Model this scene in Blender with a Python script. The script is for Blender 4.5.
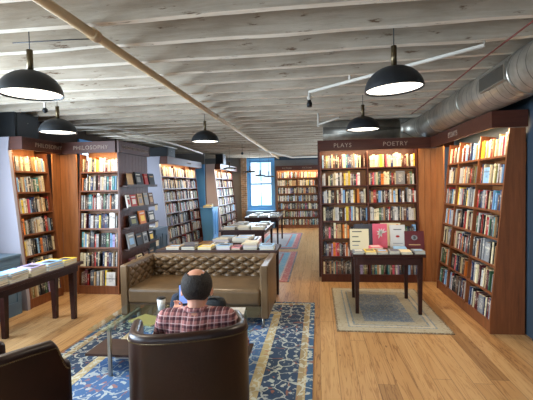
import bpy, bmesh, math, random
from mathutils import Vector, Matrix
PI = math.pi
rnd = random.Random(11)
SC = bpy.context.scene
COL = SC.collection
for o in list(bpy.data.objects): bpy.data.objects.remove(o)

def lin(c):
    c /= 255.0
    return c / 12.92 if c <= .04045 else ((c + .055) / 1.055) ** 2.4
def S(r, g, b): return (lin(r), lin(g), lin(b), 1)

# ------------------------------------------------------------------ node helper
class NT:
    def __init__(s, name, rough=.6, spec=.3, metal=0, base=(.5, .5, .5, 1)):
        s.m = bpy.data.materials.new(name); s.m.use_nodes = True
        s.t = s.m.node_tree; s.n = s.t.nodes; s.l = s.t.links
        s.b = s.n['Principled BSDF']
        s.b.inputs['Roughness'].default_value = rough
        s.b.inputs['Specular IOR Level'].default_value = spec
        s.b.inputs['Metallic'].default_value = metal
        s.b.inputs['Base Color'].default_value = base
        s.m.diffuse_color = base
    def put(s, node, key, v):
        i = node.inputs[key]
        if isinstance(v, bpy.types.NodeSocket): s.l.new(v, i)
        elif v is not None: i.default_value = v
    def node(s, typ, ins=None, **kw):
        n = s.n.new(typ)
        for k, v in kw.items(): setattr(n, k, v)
        for k, v in (ins or {}).items(): s.put(n, k, v)
        return n
    def math(s, op, a, b=None, c=None):
        n = s.node('ShaderNodeMath', {0: a}, operation=op)
        if b is not None: s.put(n, 1, b)
        if c is not None: s.put(n, 2, c)
        return n.outputs[0]
    def coord(s, kind='Object'): return s.node('ShaderNodeTexCoord').outputs[kind]
    def mapping(s, v, scale=(1, 1, 1), loc=(0, 0, 0), rot=(0, 0, 0)):
        return s.node('ShaderNodeMapping', {'Vector': v, 'Scale': scale, 'Location': loc, 'Rotation': rot}).outputs[0]
    def noise(s, v, scale=5, detail=4, rough=.55, out='Fac', dist=0):
        return s.node('ShaderNodeTexNoise', {'Vector': v, 'Scale': scale, 'Detail': detail, 'Roughness': rough, 'Distortion': dist}).outputs[out]
    def xyz(s, v):
        n = s.node('ShaderNodeSeparateXYZ', {0: v}); return n.outputs
    def comb(s, x, y, z): return s.node('ShaderNodeCombineXYZ', {0: x, 1: y, 2: z}).outputs[0]
    def ramp(s, f, stops, interp='LINEAR'):
        n = s.node('ShaderNodeValToRGB', {0: f}); r = n.color_ramp; r.interpolation = interp
        while len(r.elements) < len(stops): r.elements.new(.5)
        for e, (p, c) in zip(r.elements, stops): e.position = p; e.color = c if len(c) == 4 else (*c, 1)
        return n.outputs[0]
    def mix(s, f, a, b, mode='MIX'):
        n = s.node('ShaderNodeMix', data_type='RGBA', blend_type=mode)
        s.put(n, 0, f); s.put(n, 6, a); s.put(n, 7, b); return n.outputs[2]
    def col(s, c): s.put(s.b, 'Base Color', c); return s
    def bump(s, h, strength=.3, dist=.01):
        n = s.node('ShaderNodeBump', {'Height': h, 'Strength': strength, 'Distance': dist})
        s.l.new(n.outputs[0], s.b.inputs['Normal']); return s

def plain(name, c, rough=.6, spec=.3, metal=0, var=.12, scale=12):
    t = NT(name, rough, spec, metal, c)
    n = t.noise(t.coord(), scale, 4)
    f = t.math('MULTIPLY_ADD', n, 2 * var, 1 - var)
    t.col(t.mix(1.0, c, t.comb(f, f, f), 'MULTIPLY'))
    return t.m

def wood(name, c1, c2, rough=.4, axis=2, scale=1.0, spec=.35):
    t = NT(name, rough, spec, 0, c1)
    sc = [14 * scale] * 3; sc[axis] = 1.1 * scale
    v = t.mapping(t.coord(), scale=tuple(sc))
    n = t.noise(v, 1.6, 5, .6, dist=.6)
    w = t.noise(v, 7, 3, .5)
    f = t.math('ADD', t.math('MULTIPLY', n, .75), t.math('MULTIPLY', w, .3))
    t.col(t.ramp(f, [(.3, c1), (.72, c2)])); t.bump(f, .08, .004)
    return t.m

M = {}
M['cherry'] = wood('cherry_wood', S(92, 52, 31), S(134, 80, 47), .38)
M['cherry_dark'] = wood('dark_cherry_wood', S(58, 28, 20), S(86, 44, 31), .4)
M['header'] = wood('header_wood', S(60, 30, 21), S(88, 46, 31), .42, axis=0)
M['plank'] = wood('plank_wood', S(122, 76, 42), S(166, 110, 64), .4, scale=.8)
M['table'] = wood('table_wood', S(34, 15, 12), S(58, 27, 20), .35, axis=0)
M['shelfdark'] = wood('walnut_shelf', S(46, 30, 26), S(70, 46, 38), .5, axis=0)
M['white_panel'] = plain('painted_panel', S(152, 148, 156), .55, .3, var=.05, scale=3)
M['pink_panel'] = plain('pale_pink_panel', S(208, 186, 178), .55, .3, var=.05, scale=3)  # lighter than the other end panels; the colour makes up for dim light there
M['bluegrey'] = plain('blue_grey_paint', S(84, 106, 124), .5, .3, var=.08, scale=4)
M['bluewall'] = plain('slate_blue_paint', S(52, 66, 78), .55, .3, var=.06, scale=3)
M['blueframe'] = plain('bright_blue_paint', S(92, 158, 216), .45, .35, var=.05, scale=5)
M['black'] = plain('black_paint', S(26, 27, 28), .5, .3)
M['blackmatte'] = plain('matte_black_metal', S(34, 36, 38), .45, .35)
M['brass'] = plain('aged_brass', S(104, 88, 62), .35, .5, .7)
M['steel'] = plain('brushed_steel', S(176, 170, 158), .3, .5, .85)
M['whitepaint'] = plain('white_pipe_paint', S(196, 188, 174), .5, .3)
M['pipe'] = plain('beige_pipe_paint', S(196, 168, 130), .5, .3, var=.15, scale=8)
M['redwire'] = plain('red_cable', S(120, 60, 50), .6)
M['paper'] = plain('book_pages', S(214, 204, 182), .8, .1, var=.1, scale=60)
M['gold'] = plain('gilt_lettering', S(164, 142, 124), .5, .4)
M['skin'] = plain('skin', S(206, 146, 118), .5, .35, var=.06, scale=30)
_h = NT('dark_hair', .7, .2); _n = _h.noise(_h.mapping(_h.coord(), scale=(60, 60, 18)), 3, 4, .7)
_h.col(_h.ramp(_n, [(.3, S(22, 18, 17)), (.75, S(74, 66, 60))])); _h.bump(_n, .9, .01); M['hair'] = _h.m
M['denim'] = plain('dark_trousers', S(42, 46, 62), .8, .1, var=.2, scale=60)
M['lcd'] = NT('phone_screen', .3, .4, 0, S(120, 150, 220)).m
_b = M['lcd'].node_tree.nodes['Principled BSDF']
_b.inputs['Emission Color'].default_value = S(140, 170, 240); _b.inputs['Emission Strength'].default_value = .55

def emis(name, c, st):
    t = NT(name, .5, 0, 0, c); t.b.inputs['Emission Color'].default_value = c
    t.b.inputs['Emission Strength'].default_value = st; return t.m
M['bulb'] = emis('pendant_diffuser', (1, .93, .80, 1), 3.6)
M['strip'] = emis('warm_strip', (1, .70, .34, 1), 5.0)

# leather
def leather(name, c1, c2, rough):
    t = NT(name, rough, .45, 0, c1); v = t.coord()
    n = t.noise(v, 4, 5); t.col(t.ramp(n, [(.3, c1), (.75, c2)]))
    f = t.noise(v, 90, 3); w = t.noise(v, 9, 4)
    t.bump(t.math('ADD', t.math('MULTIPLY', f, .3), w), .35, .006); return t.m
M['leather_dark'] = leather('dark_brown_leather', S(32, 16, 9), S(52, 27, 15), .36)
M['leather_tan'] = leather('olive_tan_leather', S(90, 70, 48), S(120, 95, 66), .34)

# floor boards running away from the camera
def floor_mat():
    t = NT('pine_floor_boards', .34, .4); v = t.coord(); x, y, z = t.xyz(v)
    W, L = .15, 2.6
    ix = t.math('FLOOR', t.math('DIVIDE', x, W))
    off = t.node('ShaderNodeTexWhiteNoise', {'W': ix}, noise_dimensions='1D').outputs[0]
    yy = t.math('ADD', t.math('DIVIDE', y, L), t.math('MULTIPLY', off, 7.3)); iy = t.math('FLOOR', yy)
    rn = t.node('ShaderNodeTexWhiteNoise', {'Vector': t.comb(ix, iy, 0)}, noise_dimensions='2D')
    r = rn.outputs[0]
    gv = t.comb(t.math('ADD', t.math('MULTIPLY', x, 11), t.math('MULTIPLY', r, 40)), t.math('MULTIPLY', y, .55), t.math('MULTIPLY', r, 9))
    n1 = t.noise(gv, 1.5, 5, .55, dist=.9)
    ring = t.math('SINE', t.math('MULTIPLY', n1, 46))
    g = t.math('ADD', t.math('MULTIPLY', t.math('POWER', t.math('MAXIMUM', ring, 0), 3), .34), t.math('MULTIPLY', n1, .5))
    base = t.ramp(t.math('ADD', g, t.math('MULTIPLY_ADD', r, .3, -.1)), [(.05, S(200, 162, 114)), (.40, S(180, 138, 90)), (.66, S(148, 106, 66)), (.92, S(98, 66, 42))])
    dark = t.math('GREATER_THAN', r, .93)
    base = t.mix(t.math('MULTIPLY', dark, .35), base, S(110, 78, 50))
    kn = t.node('ShaderNodeTexVoronoi', {'Vector': t.mapping(v, scale=(2.6, 1.0, 1)), 'Scale': 1.6})
    k = t.math('LESS_THAN', kn.outputs['Distance'], .045)
    base = t.mix(t.math('MULTIPLY', k, .6), base, S(74, 44, 26))
    fx = t.math('FRACT', t.math('DIVIDE', x, W)); gx = t.math('LESS_THAN', t.math('MINIMUM', fx, t.math('SUBTRACT', 1, fx)), .014)
    fy = t.math('FRACT', yy); gy = t.math('LESS_THAN', fy, .0022)
    gap = t.math('MAXIMUM', gx, gy)
    base = t.mix(t.math('MULTIPLY', gap, .65), base, S(70, 44, 26))
    t.col(base); t.bump(t.math('SUBTRACT', t.math('MULTIPLY', g, .3), gap), .2, .003)
    t.put(t.b, 'Roughness', t.math('MULTIPLY_ADD', n1, .22, .24))
    return t.m
M['floor'] = floor_mat()

def joist_mat(name, a, b, c):
    t = NT(name, .85, .15); v = t.coord()
    gv = t.mapping(v, scale=(1.2, 12, 12))
    n = t.noise(gv, 1.5, 6, .65, dist=.5); n2 = t.noise(v, 2.2, 4)
    ch = t.noise(t.mapping(v, scale=(1, 5, 5)), 4.5, 6, .7)
    base = t.ramp(n2, [(.3, a), (.7, b)])
    base = t.mix(t.math('MULTIPLY', t.ramp(n, [(.42, (0, 0, 0, 1)), (.6, (1, 1, 1, 1))]), .35), base, c)
    base = t.mix(t.ramp(ch, [(.60, (0, 0, 0, 1)), (.67, (1, 1, 1, 1))]), base, S(112, 90, 70))
    t.col(base); t.bump(t.math('ADD', n, ch), .5, .01); return t.m
M['joist'] = joist_mat('whitewashed_joist', S(168, 158, 142), S(190, 180, 164), S(146, 130, 110))
M['joist'] = joist_mat('floor_lit_joist_edge', S(216, 204, 184), S(232, 222, 204), S(186, 168, 144))  # underside colour lightened: bounce light from the floor is painted in
M['joist_side'] = joist_mat('weathered_shaded_joist_side', S(172, 158, 138), S(196, 182, 162), S(138, 120, 98))  # same worn whitewash, darkened to paint in the weaker light on the sides
M['deck'] = joist_mat('whitewashed_boards', S(150, 138, 122), S(176, 164, 148), S(120, 106, 90))

def brick_mat():
    t = NT('brick', .9, .1); v = t.coord(); x, y, z = t.xyz(v)
    vv = t.comb(t.math('ADD', x, y), z, 0)
    br = t.node('ShaderNodeTexBrick', {'Vector': vv, 'Scale': 1, 'Color1': S(156, 122, 92), 'Color2': S(120, 92, 70), 'Mortar': S(150, 136, 120),
        'Mortar Size': .012, 'Brick Width': .22, 'Row Height': .075})
    n = t.noise(v, 7, 5); f = t.math('MULTIPLY_ADD', n, .9, .5)
    t.col(t.mix(1.0, br.outputs[0], t.comb(f, f, f), 'MULTIPLY')); t.bump(n, .5, .01); return t.m
M['brick'] = brick_mat()
M['darkwall'] = plain('dark_old_boards', S(66, 56, 50), .9, .1, var=.4, scale=5)
M['drab'] = plain('grey_plaster', S(120, 116, 112), .9, .1, var=.2, scale=3)

def duct_mat():
    t = NT('galvanised_duct', .38, .5, .7); v = t.coord(); x, y, z = t.xyz(v)
    ang = t.math('ARCTAN2', x, z)
    sp = t.math('FRACT', t.math('ADD', t.math('MULTIPLY', y, 7.5), t.math('DIVIDE', ang, 2 * PI)))
    rib = t.math('LESS_THAN', sp, .09)
    n = t.noise(v, 6, 3); c = t.ramp(n, [(.3, S(150, 142, 128)), (.7, S(196, 188, 172))])
    t.col(t.mix(t.math('MULTIPLY', rib, .7), c, S(74, 68, 60)))
    t.bump(t.math('ADD', rib, t.math('MULTIPLY', n, .4)), .5, .008); return t.m
M['duct'] = duct_mat()

def glass_mat(name, tint, gl=.08):
    t = NT(name); n, l = t.n, t.l; n.remove(t.b)
    tr = n.new('ShaderNodeBsdfTransparent'); tr.inputs[0].default_value = tint
    g = n.new('ShaderNodeBsdfGlossy'); g.inputs['Roughness'].default_value = .03
    lw = n.new('ShaderNodeFresnel'); lw.inputs[0].default_value = 1.42
    ge = n.new('ShaderNodeNewGeometry'); sb = t.math('SUBTRACT', 1, ge.outputs['Backfacing']); ff = t.math('MULTIPLY', lw.outputs[0], sb)
    mx = n.new('ShaderNodeMixShader'); l.new(ff, mx.inputs[0])
    l.new(tr.outputs[0], mx.inputs[1]); l.new(g.outputs[0], mx.inputs[2])
    l.new(mx.outputs[0], n['Material Output'].inputs[0]); return t.m
M['pane'] = glass_mat('window_glass', (.95, .98, 1, 1))
M['tableglass'] = glass_mat('table_glass', (.86, .95, .92, 1))

def plaid():
    t = NT('plaid_shirt', .85, .1); x, y, z = t.xyz(t.coord())
    def stripes(v, per, w, ph=0):
        f = t.math('FRACT', t.math('ADD', t.math('DIVIDE', v, per), ph)); return t.math('LESS_THAN', f, w)
    P_ = .040
    base = S(178, 118, 112)
    a = stripes(x, P_, .36); b = stripes(z, P_, .36)
    c = t.mix(t.math('MULTIPLY', a, .62), base, S(52, 30, 44)); c = t.mix(t.math('MULTIPLY', b, .62), c, S(48, 28, 42))
    d = stripes(x, P_, .10, .55); e = stripes(z, P_, .10, .55)
    c = t.mix(t.math('MULTIPLY', t.math('MAXIMUM', d, e), .5), c, S(228, 208, 204))
    t.col(c); return t.m
M['plaid'] = plaid()

# rugs: object coordinates centred on the rug
def rug_mat(name, hw, hl, bands, fieldc, motif, accents, mscale, field_from, aniso=1.0, amt=.8):
    t = NT(name, .95, .05); v = t.coord(); x, y, z = t.xyz(v)
    ax = t.math('ABSOLUTE', x); ay = t.math('ABSOLUTE', y)
    d = t.math('MINIMUM', t.math('SUBTRACT', hw, ax), t.math('SUBTRACT', hl, ay))
    R_ = .8
    base = t.ramp(t.math('DIVIDE', d, R_), [(p / R_, c) for p, c in bands], 'CONSTANT')
    wv = t.comb(t.math('MULTIPLY', ax, mscale), t.math('MULTIPLY', ay, mscale * aniso), 0)
    wob = t.noise(wv, .9, 2, out='Color')
    wv2 = t.node('ShaderNodeVectorMath', {0: wv, 1: wob}, operation='ADD').outputs[0]
    vo = t.node('ShaderNodeTexVoronoi', {'Vector': wv2, 'Scale': 1.0}, feature='DISTANCE_TO_EDGE').outputs['Distance']
    vines = t.math('LESS_THAN', vo, .035)
    fl = t.node('ShaderNodeTexVoronoi', {'Vector': wv2, 'Scale': 2.4})
    xs, ys, zs = t.xyz(t.node('ShaderNodeVectorMath', {0: fl.outputs['Position'], 1: wv2}, operation='SUBTRACT').outputs[0])
    wx = t.math('SUBTRACT', fl.outputs['Distance'], t.math('MULTIPLY', t.noise(wv2, 4.2, 2), .38))
    fm = t.math('LESS_THAN', wx, .13)
    small = t.math('LESS_THAN', t.node('ShaderNodeTexVoronoi', {'Vector': wv, 'Scale': 3.7}).outputs['Distance'], .2)
    mm = t.math('MAXIMUM', t.math('MAXIMUM', vines, fm), t.math('MULTIPLY', small, .55))
    mc = t.mix(t.math('GREATER_THAN', t.xyz(fl.outputs['Color'])[0], .78), motif, accents)
    worn = t.math('MULTIPLY_ADD', t.noise(v, 3, 4), .7, .45)
    base = t.mix(t.math('MULTIPLY', t.math('MULTIPLY', mm, amt), worn), base, mc)
    nn = t.noise(v, 160, 2); f = t.math('MULTIPLY_ADD', nn, .4, .8)
    base = t.mix(1.0, base, t.comb(f, f, f), 'MULTIPLY')
    t.col(base); t.bump(nn, .4, .004); return t.m
M['rug_blue'] = rug_mat('blue_floral_rug', 1.22, 1.62,
    [(0, S(70, 96, 128)), (.055, S(180, 164, 128)), (.075, S(158, 142, 112)), (.125, S(64, 80, 106)), (.41, S(184, 168, 130)), (.50, S(80, 110, 154))],
    None, S(206, 212, 204), S(170, 116, 92), 6.8, .6, .85)
M['rug_grey'] = rug_mat('grey_patterned_rug', .61, .89,
    [(0, S(120, 104, 84)), (.02, S(170, 162, 142)), (.13, S(126, 138, 146)), (.15, S(184, 176, 156)), (.19, S(120, 134, 146)), (.21, S(160, 156, 140)), (.33, S(112, 126, 142))],
    None, S(176, 170, 150), S(142, 128, 104), 15, .6, amt=.9)
M['rug_pink'] = rug_mat('striped_border_runner', .62, 1.5,
    [(0, S(120, 116, 122)), (.03, S(176, 108, 106)), (.14, S(190, 160, 150)), (.17, S(118, 160, 178)), (.30, S(176, 108, 106)), (.34, S(170, 168, 170))],
    None, S(200, 186, 170), S(90, 130, 150), 9, .3, amt=.5)

# book covers: palette
PAL = [('cream', S(214, 200, 162)), ('white', S(200, 198, 192)), ('black', S(30, 30, 33)), ('navy', S(42, 56, 92)), ('grey', S(124, 126, 128)),
       ('red', S(158, 40, 36)), ('tan', S(172, 138, 96)), ('brown', S(92, 62, 46)), ('green', S(62, 98, 70)), ('teal', S(48, 122, 130)),
       ('yellow', S(226, 194, 60)), ('orange', S(206, 116, 46)), ('pink', S(206, 92, 112)), ('pale blue', S(130, 174, 214)), ('maroon', S(84, 28, 32)),
       ('olive', S(120, 118, 66)), ('charcoal', S(58, 60, 66)), ('lilac', S(162, 150, 196))]
WT = [16, 15, 20, 9, 11, 5, 6, 7, 3, 2, 1.2, 2.2, 1.2, 4, 5, 2, 14, 1]
def cover_mat(name, c):
    t = NT('cover_' + name.replace(' ', '_'), .5, .35, 0, c)
    u, v, w = t.xyz(t.coord('UV'))
    k = t.math('FLOOR', u); fu = t.math('FRACT', u)
    wn = t.node('ShaderNodeTexWhiteNoise', {'W': k}, noise_dimensions='1D').outputs[0]
    tx = t.noise(t.comb(t.math('MULTIPLY', fu, 3), t.math('MULTIPLY', v, 22), k), 1.3, 2)
    inside = t.math('LESS_THAN', t.math('ABSOLUTE', t.math('SUBTRACT', fu, .5)), .24)
    inv = t.math('LESS_THAN', t.math('ABSOLUTE', t.math('SUBTRACT', v, t.math('MULTIPLY_ADD', wn, .2, .45))), .3)
    title = t.math('MULTIPLY', t.math('MULTIPLY', inside, inv), t.math('GREATER_THAN', tx, .5))
    band = t.math('LESS_THAN', t.math('ABSOLUTE', t.math('SUBTRACT', v, t.math('MULTIPLY_ADD', wn, .7, .12))), .05)
    band = t.math('MULTIPLY', band, t.math('GREATER_THAN', wn, .45))
    lum = c[0] * .3 + c[1] * .6 + c[2] * .1
    tc = S(230, 222, 200) if lum < .25 else S(52, 46, 50)
    f = t.math('MULTIPLY_ADD', wn, .5, .72)
    base = t.mix(1.0, c, t.comb(f, f, f), 'MULTIPLY')
    base = t.mix(t.math('MULTIPLY', title, .45), base, tc); base = t.mix(t.math('MULTIPLY', band, .5), base, tc)
    t.col(base); return t.m
CM = [cover_mat(n, c) for n, c in PAL]
CI = {n: i for i, (n, c) in enumerate(PAL)}
def cpick(r, bright=0):
    w = list(WT)
    if bright: w[0] += 26 * bright; w[1] += 12 * bright; w[10] += 6 * bright; w[6] += 6 * bright; w[2] *= .5; w[16] *= .4; w[13] += 2
    return r.choices(range(len(PAL)), w)[0]

# ------------------------------------------------------------------ mesh builder
class MB:
    def __init__(s): s.v = []; s.f = []; s.m = []; s.uv = {}; s.slots = []; s.smooth = []
    def slot(s, mat):
        if mat not in s.slots: s.slots.append(mat)
        return s.slots.index(mat)
    def face(s, idx, mat, uv=None, sm=False):
        if uv: s.uv[len(s.f)] = uv
        s.f.append(idx); s.m.append(s.slot(mat)); s.smooth.append(sm)
    def box(s, a, b, mat, X=None):
        (x0, y0, z0), (x1, y1, z1) = a, b
        p = [Vector(q) for q in ((x0, y0, z0), (x1, y0, z0), (x1, y1, z0), (x0, y1, z0), (x0, y0, z1), (x1, y0, z1), (x1, y1, z1), (x0, y1, z1))]
        if X is not None: p = [X @ q for q in p]
        i = len(s.v); s.v += p
        flip = X is not None and X.to_3x3().determinant() < 0
        for f in ((0, 3, 2, 1), (4, 5, 6, 7), (0, 1, 5, 4), (1, 2, 6, 5), (2, 3, 7, 6), (3, 0, 4, 7)):
            g = [i + k for k in f]
            s.face(g[::-1] if flip else g, mat)
        return s
    def prism(s, poly, n, mat, X=None):
        # poly list of Vector, extruded by vector n
        i = len(s.v); k = len(poly); n = Vector(n)
        p = [Vector(q) for q in poly] + [Vector(q) + n for q in poly]
        if X is not None: p = [X @ q for q in p]
        s.v += p
        s.face([i + j for j in range(k)][::-1], mat); s.face([i + k + j for j in range(k)], mat)
        for j in range(k): s.face([i + j, i + (j + 1) % k, i + k + (j + 1) % k, i + k + j], mat)
        return s
    def tube(s, pts, r, mat, n=12, cap=True, sm=True):
        pts = [Vector(p) for p in pts]; rs = r if isinstance(r, (list, tuple)) else [r] * len(pts)
        i0 = len(s.v); prev = None
        for k, p in enumerate(pts):
            d = (pts[min(k + 1, len(pts) - 1)] - pts[max(k - 1, 0)]).normalized()
            a = prev if prev is not None else (Vector((0, 0, 1)) if abs(d.z) < .9 else Vector((1, 0, 0)))
            u = d.cross(a).normalized() if prev is None else None
            if prev is None: w = u.cross(d)
            else: w = (prev - d * prev.dot(d)).normalized(); u = d.cross(w)
            prev = w
            for j in range(n):
                t = 2 * PI * j / n; s.v.append(p + (u * math.cos(t) + w * math.sin(t)) * rs[k])
        for k in range(len(pts) - 1):
            for j in range(n):
                a = i0 + k * n + j; b = i0 + k * n + (j + 1) % n
                s.face([a, b, b + n, a + n], mat, sm=sm)
        if cap:
            s.face([i0 + j for j in range(n)][::-1], mat); e = i0 + (len(pts) - 1) * n; s.face([e + j for j in range(n)], mat)
        return s
    def lathe(s, prof, c, mat, n=32, X=None, sm=True):
        i0 = len(s.v); c = Vector(c)
        for r, z in prof:
            for j in range(n):
                t = 2 * PI * j / n; q = Vector((r * math.cos(t), r * math.sin(t), z))
                if X is not None: q = X @ q
                s.v.append(c + q)
        for k in range(len(prof) - 1):
            for j in range(n):
                a = i0 + k * n + j; b = i0 + k * n + (j + 1) % n
                s.face([a, b, b + n, a + n], mat, sm=sm)
        return s
    def ball(s, c, r, mat, X=None, n=16, m=10):
        rr = r if isinstance(r, (list, tuple)) else (r, r, r)
        prof = [(math.sin(PI * k / m), -math.cos(PI * k / m)) for k in range(m + 1)]
        D = Matrix.Diagonal((*rr, 1)); Q = (X @ D) if X is not None else D
        return s.lathe(prof, c, mat, n, Q)
    def build(s, name, parent=None, bevel=0, origin=None, seg=2):
        me = bpy.data.meshes.new(name); vs = s.v
        if origin is not None: o = Vector(origin); vs = [v - o for v in vs]
        me.from_pydata([tuple(v) for v in vs], [], s.f)
        for mt in s.slots: me.materials.append(mt)
        me.polygons.foreach_set('material_index', s.m); me.polygons.foreach_set('use_smooth', s.smooth)
        if s.uv:
            ul = me.uv_layers.new(name='UVMap').data
            for fi, uv in s.uv.items():
                st = me.polygons[fi].loop_start
                for k, c in enumerate(uv): ul[st + k].uv = c
        me.update()
        ob = bpy.data.objects.new(name, me); COL.objects.link(ob)
        if origin is not None: ob.location = origin
        if parent is not None:
            ob.parent = parent; ob.matrix_parent_inverse = pinv(parent)
        if bevel:
            b = ob.modifiers.new('bevel', 'BEVEL'); b.width = bevel; b.segments = seg; b.limit_method = 'ANGLE'
        return ob
def wmat(o):
    m = Matrix.LocRotScale(o.location, o.rotation_euler, o.scale)
    return (wmat(o.parent) @ o.matrix_parent_inverse @ m) if o.parent else m
def pinv(p): return wmat(p).inverted()
def thing(name, label, cat, loc=(0, 0, 0), group=None, rot=0):
    o = bpy.data.objects.new(name, None); COL.objects.link(o); o.location = loc; o.rotation_euler = (0, 0, rot)
    o.empty_display_size = .1
    return tag(o, label, cat, group)
def tag(o, label, cat, group=None):
    o['label'] = label; o['category'] = cat
    if group: o['group'] = group
    return o
def struct(o): o['kind'] = 'structure'; return o
def light(name, kind, loc, energy, color, parent=None, **kw):
    L = bpy.data.lights.new(name, kind); L.energy = energy; L.color = color
    for k, v in kw.items():
        if k not in ('rot', 'dirv'): setattr(L, k, v)
    o = bpy.data.objects.new(name, L); COL.objects.link(o); o.location = loc
    if 'dirv' in kw: o.rotation_euler = Vector(kw['dirv']).to_track_quat('-Z', 'Y').to_euler()
    if parent is not None: o.parent = parent; o.matrix_parent_inverse = pinv(parent)
    return o

# ------------------------------------------------------------------ camera
F = 390.0; VX, VY, RO = 318.0, 184.5, .02
a, b = VX - 266.5, 200 - VY; cr, sr = math.cos(RO), math.sin(RO)
u_, v_ = cr * a + sr * b, -sr * a + cr * b
d_ = Vector((u_, v_, F)).normalized(); th = math.asin(d_.x); pt = math.atan2(d_.y, d_.z)
fwd = Vector((-math.sin(th) * math.cos(pt), math.cos(th) * math.cos(pt), -math.sin(pt)))
r0 = Vector((math.cos(th), math.sin(th), 0)); u0 = r0.cross(fwd)
rt = r0 * cr - u0 * sr; up = r0 * sr + u0 * cr
cam = bpy.data.cameras.new('camera'); co = bpy.data.objects.new('camera', cam); COL.objects.link(co)
co.matrix_world = Matrix(((rt.x, up.x, -fwd.x, 0), (rt.y, up.y, -fwd.y, 0), (rt.z, up.z, -fwd.z, 1.6), (0, 0, 0, 1)))
cam.sensor_width = 36; cam.lens = 36 * F / 533; cam.clip_start = .05; SC.camera = co
EYE = Vector((0, 0, 1.6))
def proj(p):
    d = Vector(p) - EYE; z = d.dot(fwd)
    return (266.5 + F * d.dot(rt) / z, 200 - F * d.dot(up) / z, z)

# ------------------------------------------------------------------ shell
XL, XR, YB, YF, ZC = -4.45, 2.12, -2.2, 14.8, 2.9
struct(MB().box((XL - .2, YB - .2, -.1), (XR + .2, YF + .2, 0), M['floor']).build('floor'))
struct(MB().box((XL - .2, YB - .2, ZC), (XR + .2, YF + .2, ZC + .1), M['deck']).build('ceiling'))
# joists, each a beam of its own
y = -2.0; k = 0
beams = []
while y < YF - .1:
    dz = rnd.uniform(-.01, .012); w = rnd.uniform(.052, .07); sk = rnd.uniform(-.02, .02)
    mb = MB(); nseg = 14; L = XR - XL
    z0 = 2.67 + dz
    prev = None
    for j in range(nseg + 1):
        x = XL + .002 + (L - .004) * j / nseg; yy = y + sk * j / nseg + rnd.uniform(-.006, .006); zz = z0 + rnd.uniform(-.006, .006)
        ring = [(x, yy, zz), (x, yy + w, zz + rnd.uniform(-.004, .004)), (x, yy + w, ZC - .001), (x, yy, ZC - .001)]
        i = len(mb.v); mb.v += [Vector(q) for q in ring]
        if prev is not None:
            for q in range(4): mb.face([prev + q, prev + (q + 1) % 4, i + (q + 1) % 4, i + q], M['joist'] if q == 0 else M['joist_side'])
        prev = i
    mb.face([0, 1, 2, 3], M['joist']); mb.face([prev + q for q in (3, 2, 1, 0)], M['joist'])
    o = mb.build('ceiling_joist'); struct(o); beams.append(o)
    y += .395 + rnd.uniform(-.02, .02)

def wall_with_holes(name, axis, pos, thick, a0, a1, z0, z1, holes, mat, low=None, lowmat=None):
    """wall plane at axis=pos, spanning a0..a1 on the other axis, with rectangular openings (a,b,zlo,zhi)"""
    mb = MB()
    def bx(p, q, zl, zh):
        if q - p < 1e-4 or zh - zl < 1e-4: return
        segs = [(zl, zh, mat)]
        if low: segs = [(zl, min(zh, low), lowmat), (max(zl, low), zh, mat)]
        for sl, sh, mt in segs:
            if sh - sl < 1e-4: continue
            if axis == 'x': mb.box((min(pos, pos + thick), p, sl), (max(pos, pos + thick), q, sh), mt)
            else: mb.box((p, min(pos, pos + thick), sl), (q, max(pos, pos + thick), sh), mt)
    cur = a0
    for (p, q, zl, zh) in sorted(holes):
        bx(cur, p, z0, z1); bx(p, q, z0, zl); bx(p, q, zh, z1); cur = q
    bx(cur, a1, z0, z1)
    return struct(mb.build(name))
wL = [(-.6, 1.3, .85, 2.5), (1.8, 3.7, .85, 2.5), (6.9, 8.0, .85, 2.45)]
wall_with_holes('wall_left', 'x', XL, -.2, YB, YF, 0, ZC, wL, M['darkwall'], .85, M['bluegrey'])
wB = [(-3.2, -1.4, .7, 2.4), (-.6, 1.2, .7, 2.4)]
wall_with_holes('wall_back', 'y', YB, -.2, XL, XR, 0, ZC, wB, M['drab'])
wR = [(8.6, 10.6, .85, 2.5), (11.6, 13.6, .85, 2.5)]
wall_with_holes('wall_right', 'x', XR, .2, YB, YF, 0, ZC, wR, M['bluewall'])
wF = [(-2.62, -1.72, .78, 2.55)]
wall_with_holes('wall_far', 'y', YF, .2, XL, XR, 0, ZC, wF, M['drab'])
struct(MB().box((XR - .018, YB, 0), (XR, 4.16, .15), M['bluewall']).build('baseboard_right'))
struct(MB().box((-2.92, YF - .12, 0), (-2.70, YF, ZC), M['brick']).build('wall_pier'))
struct(MB().box((-2.70, YF - .03, 2.55), (XR, YF, ZC), M['bluewall']).build('trim_1'))
# return wall beside the third row of shelves, with a tall blue frame
struct(MB().box((XL, 11.85, 0), (-3.50, 11.9, ZC), M['drab']).build('wall_return'))
struct(MB().box((-3.85, 11.82, 0), (-3.50, 11.849, 2.30), M['blueframe']).build('trim_2'))

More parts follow.
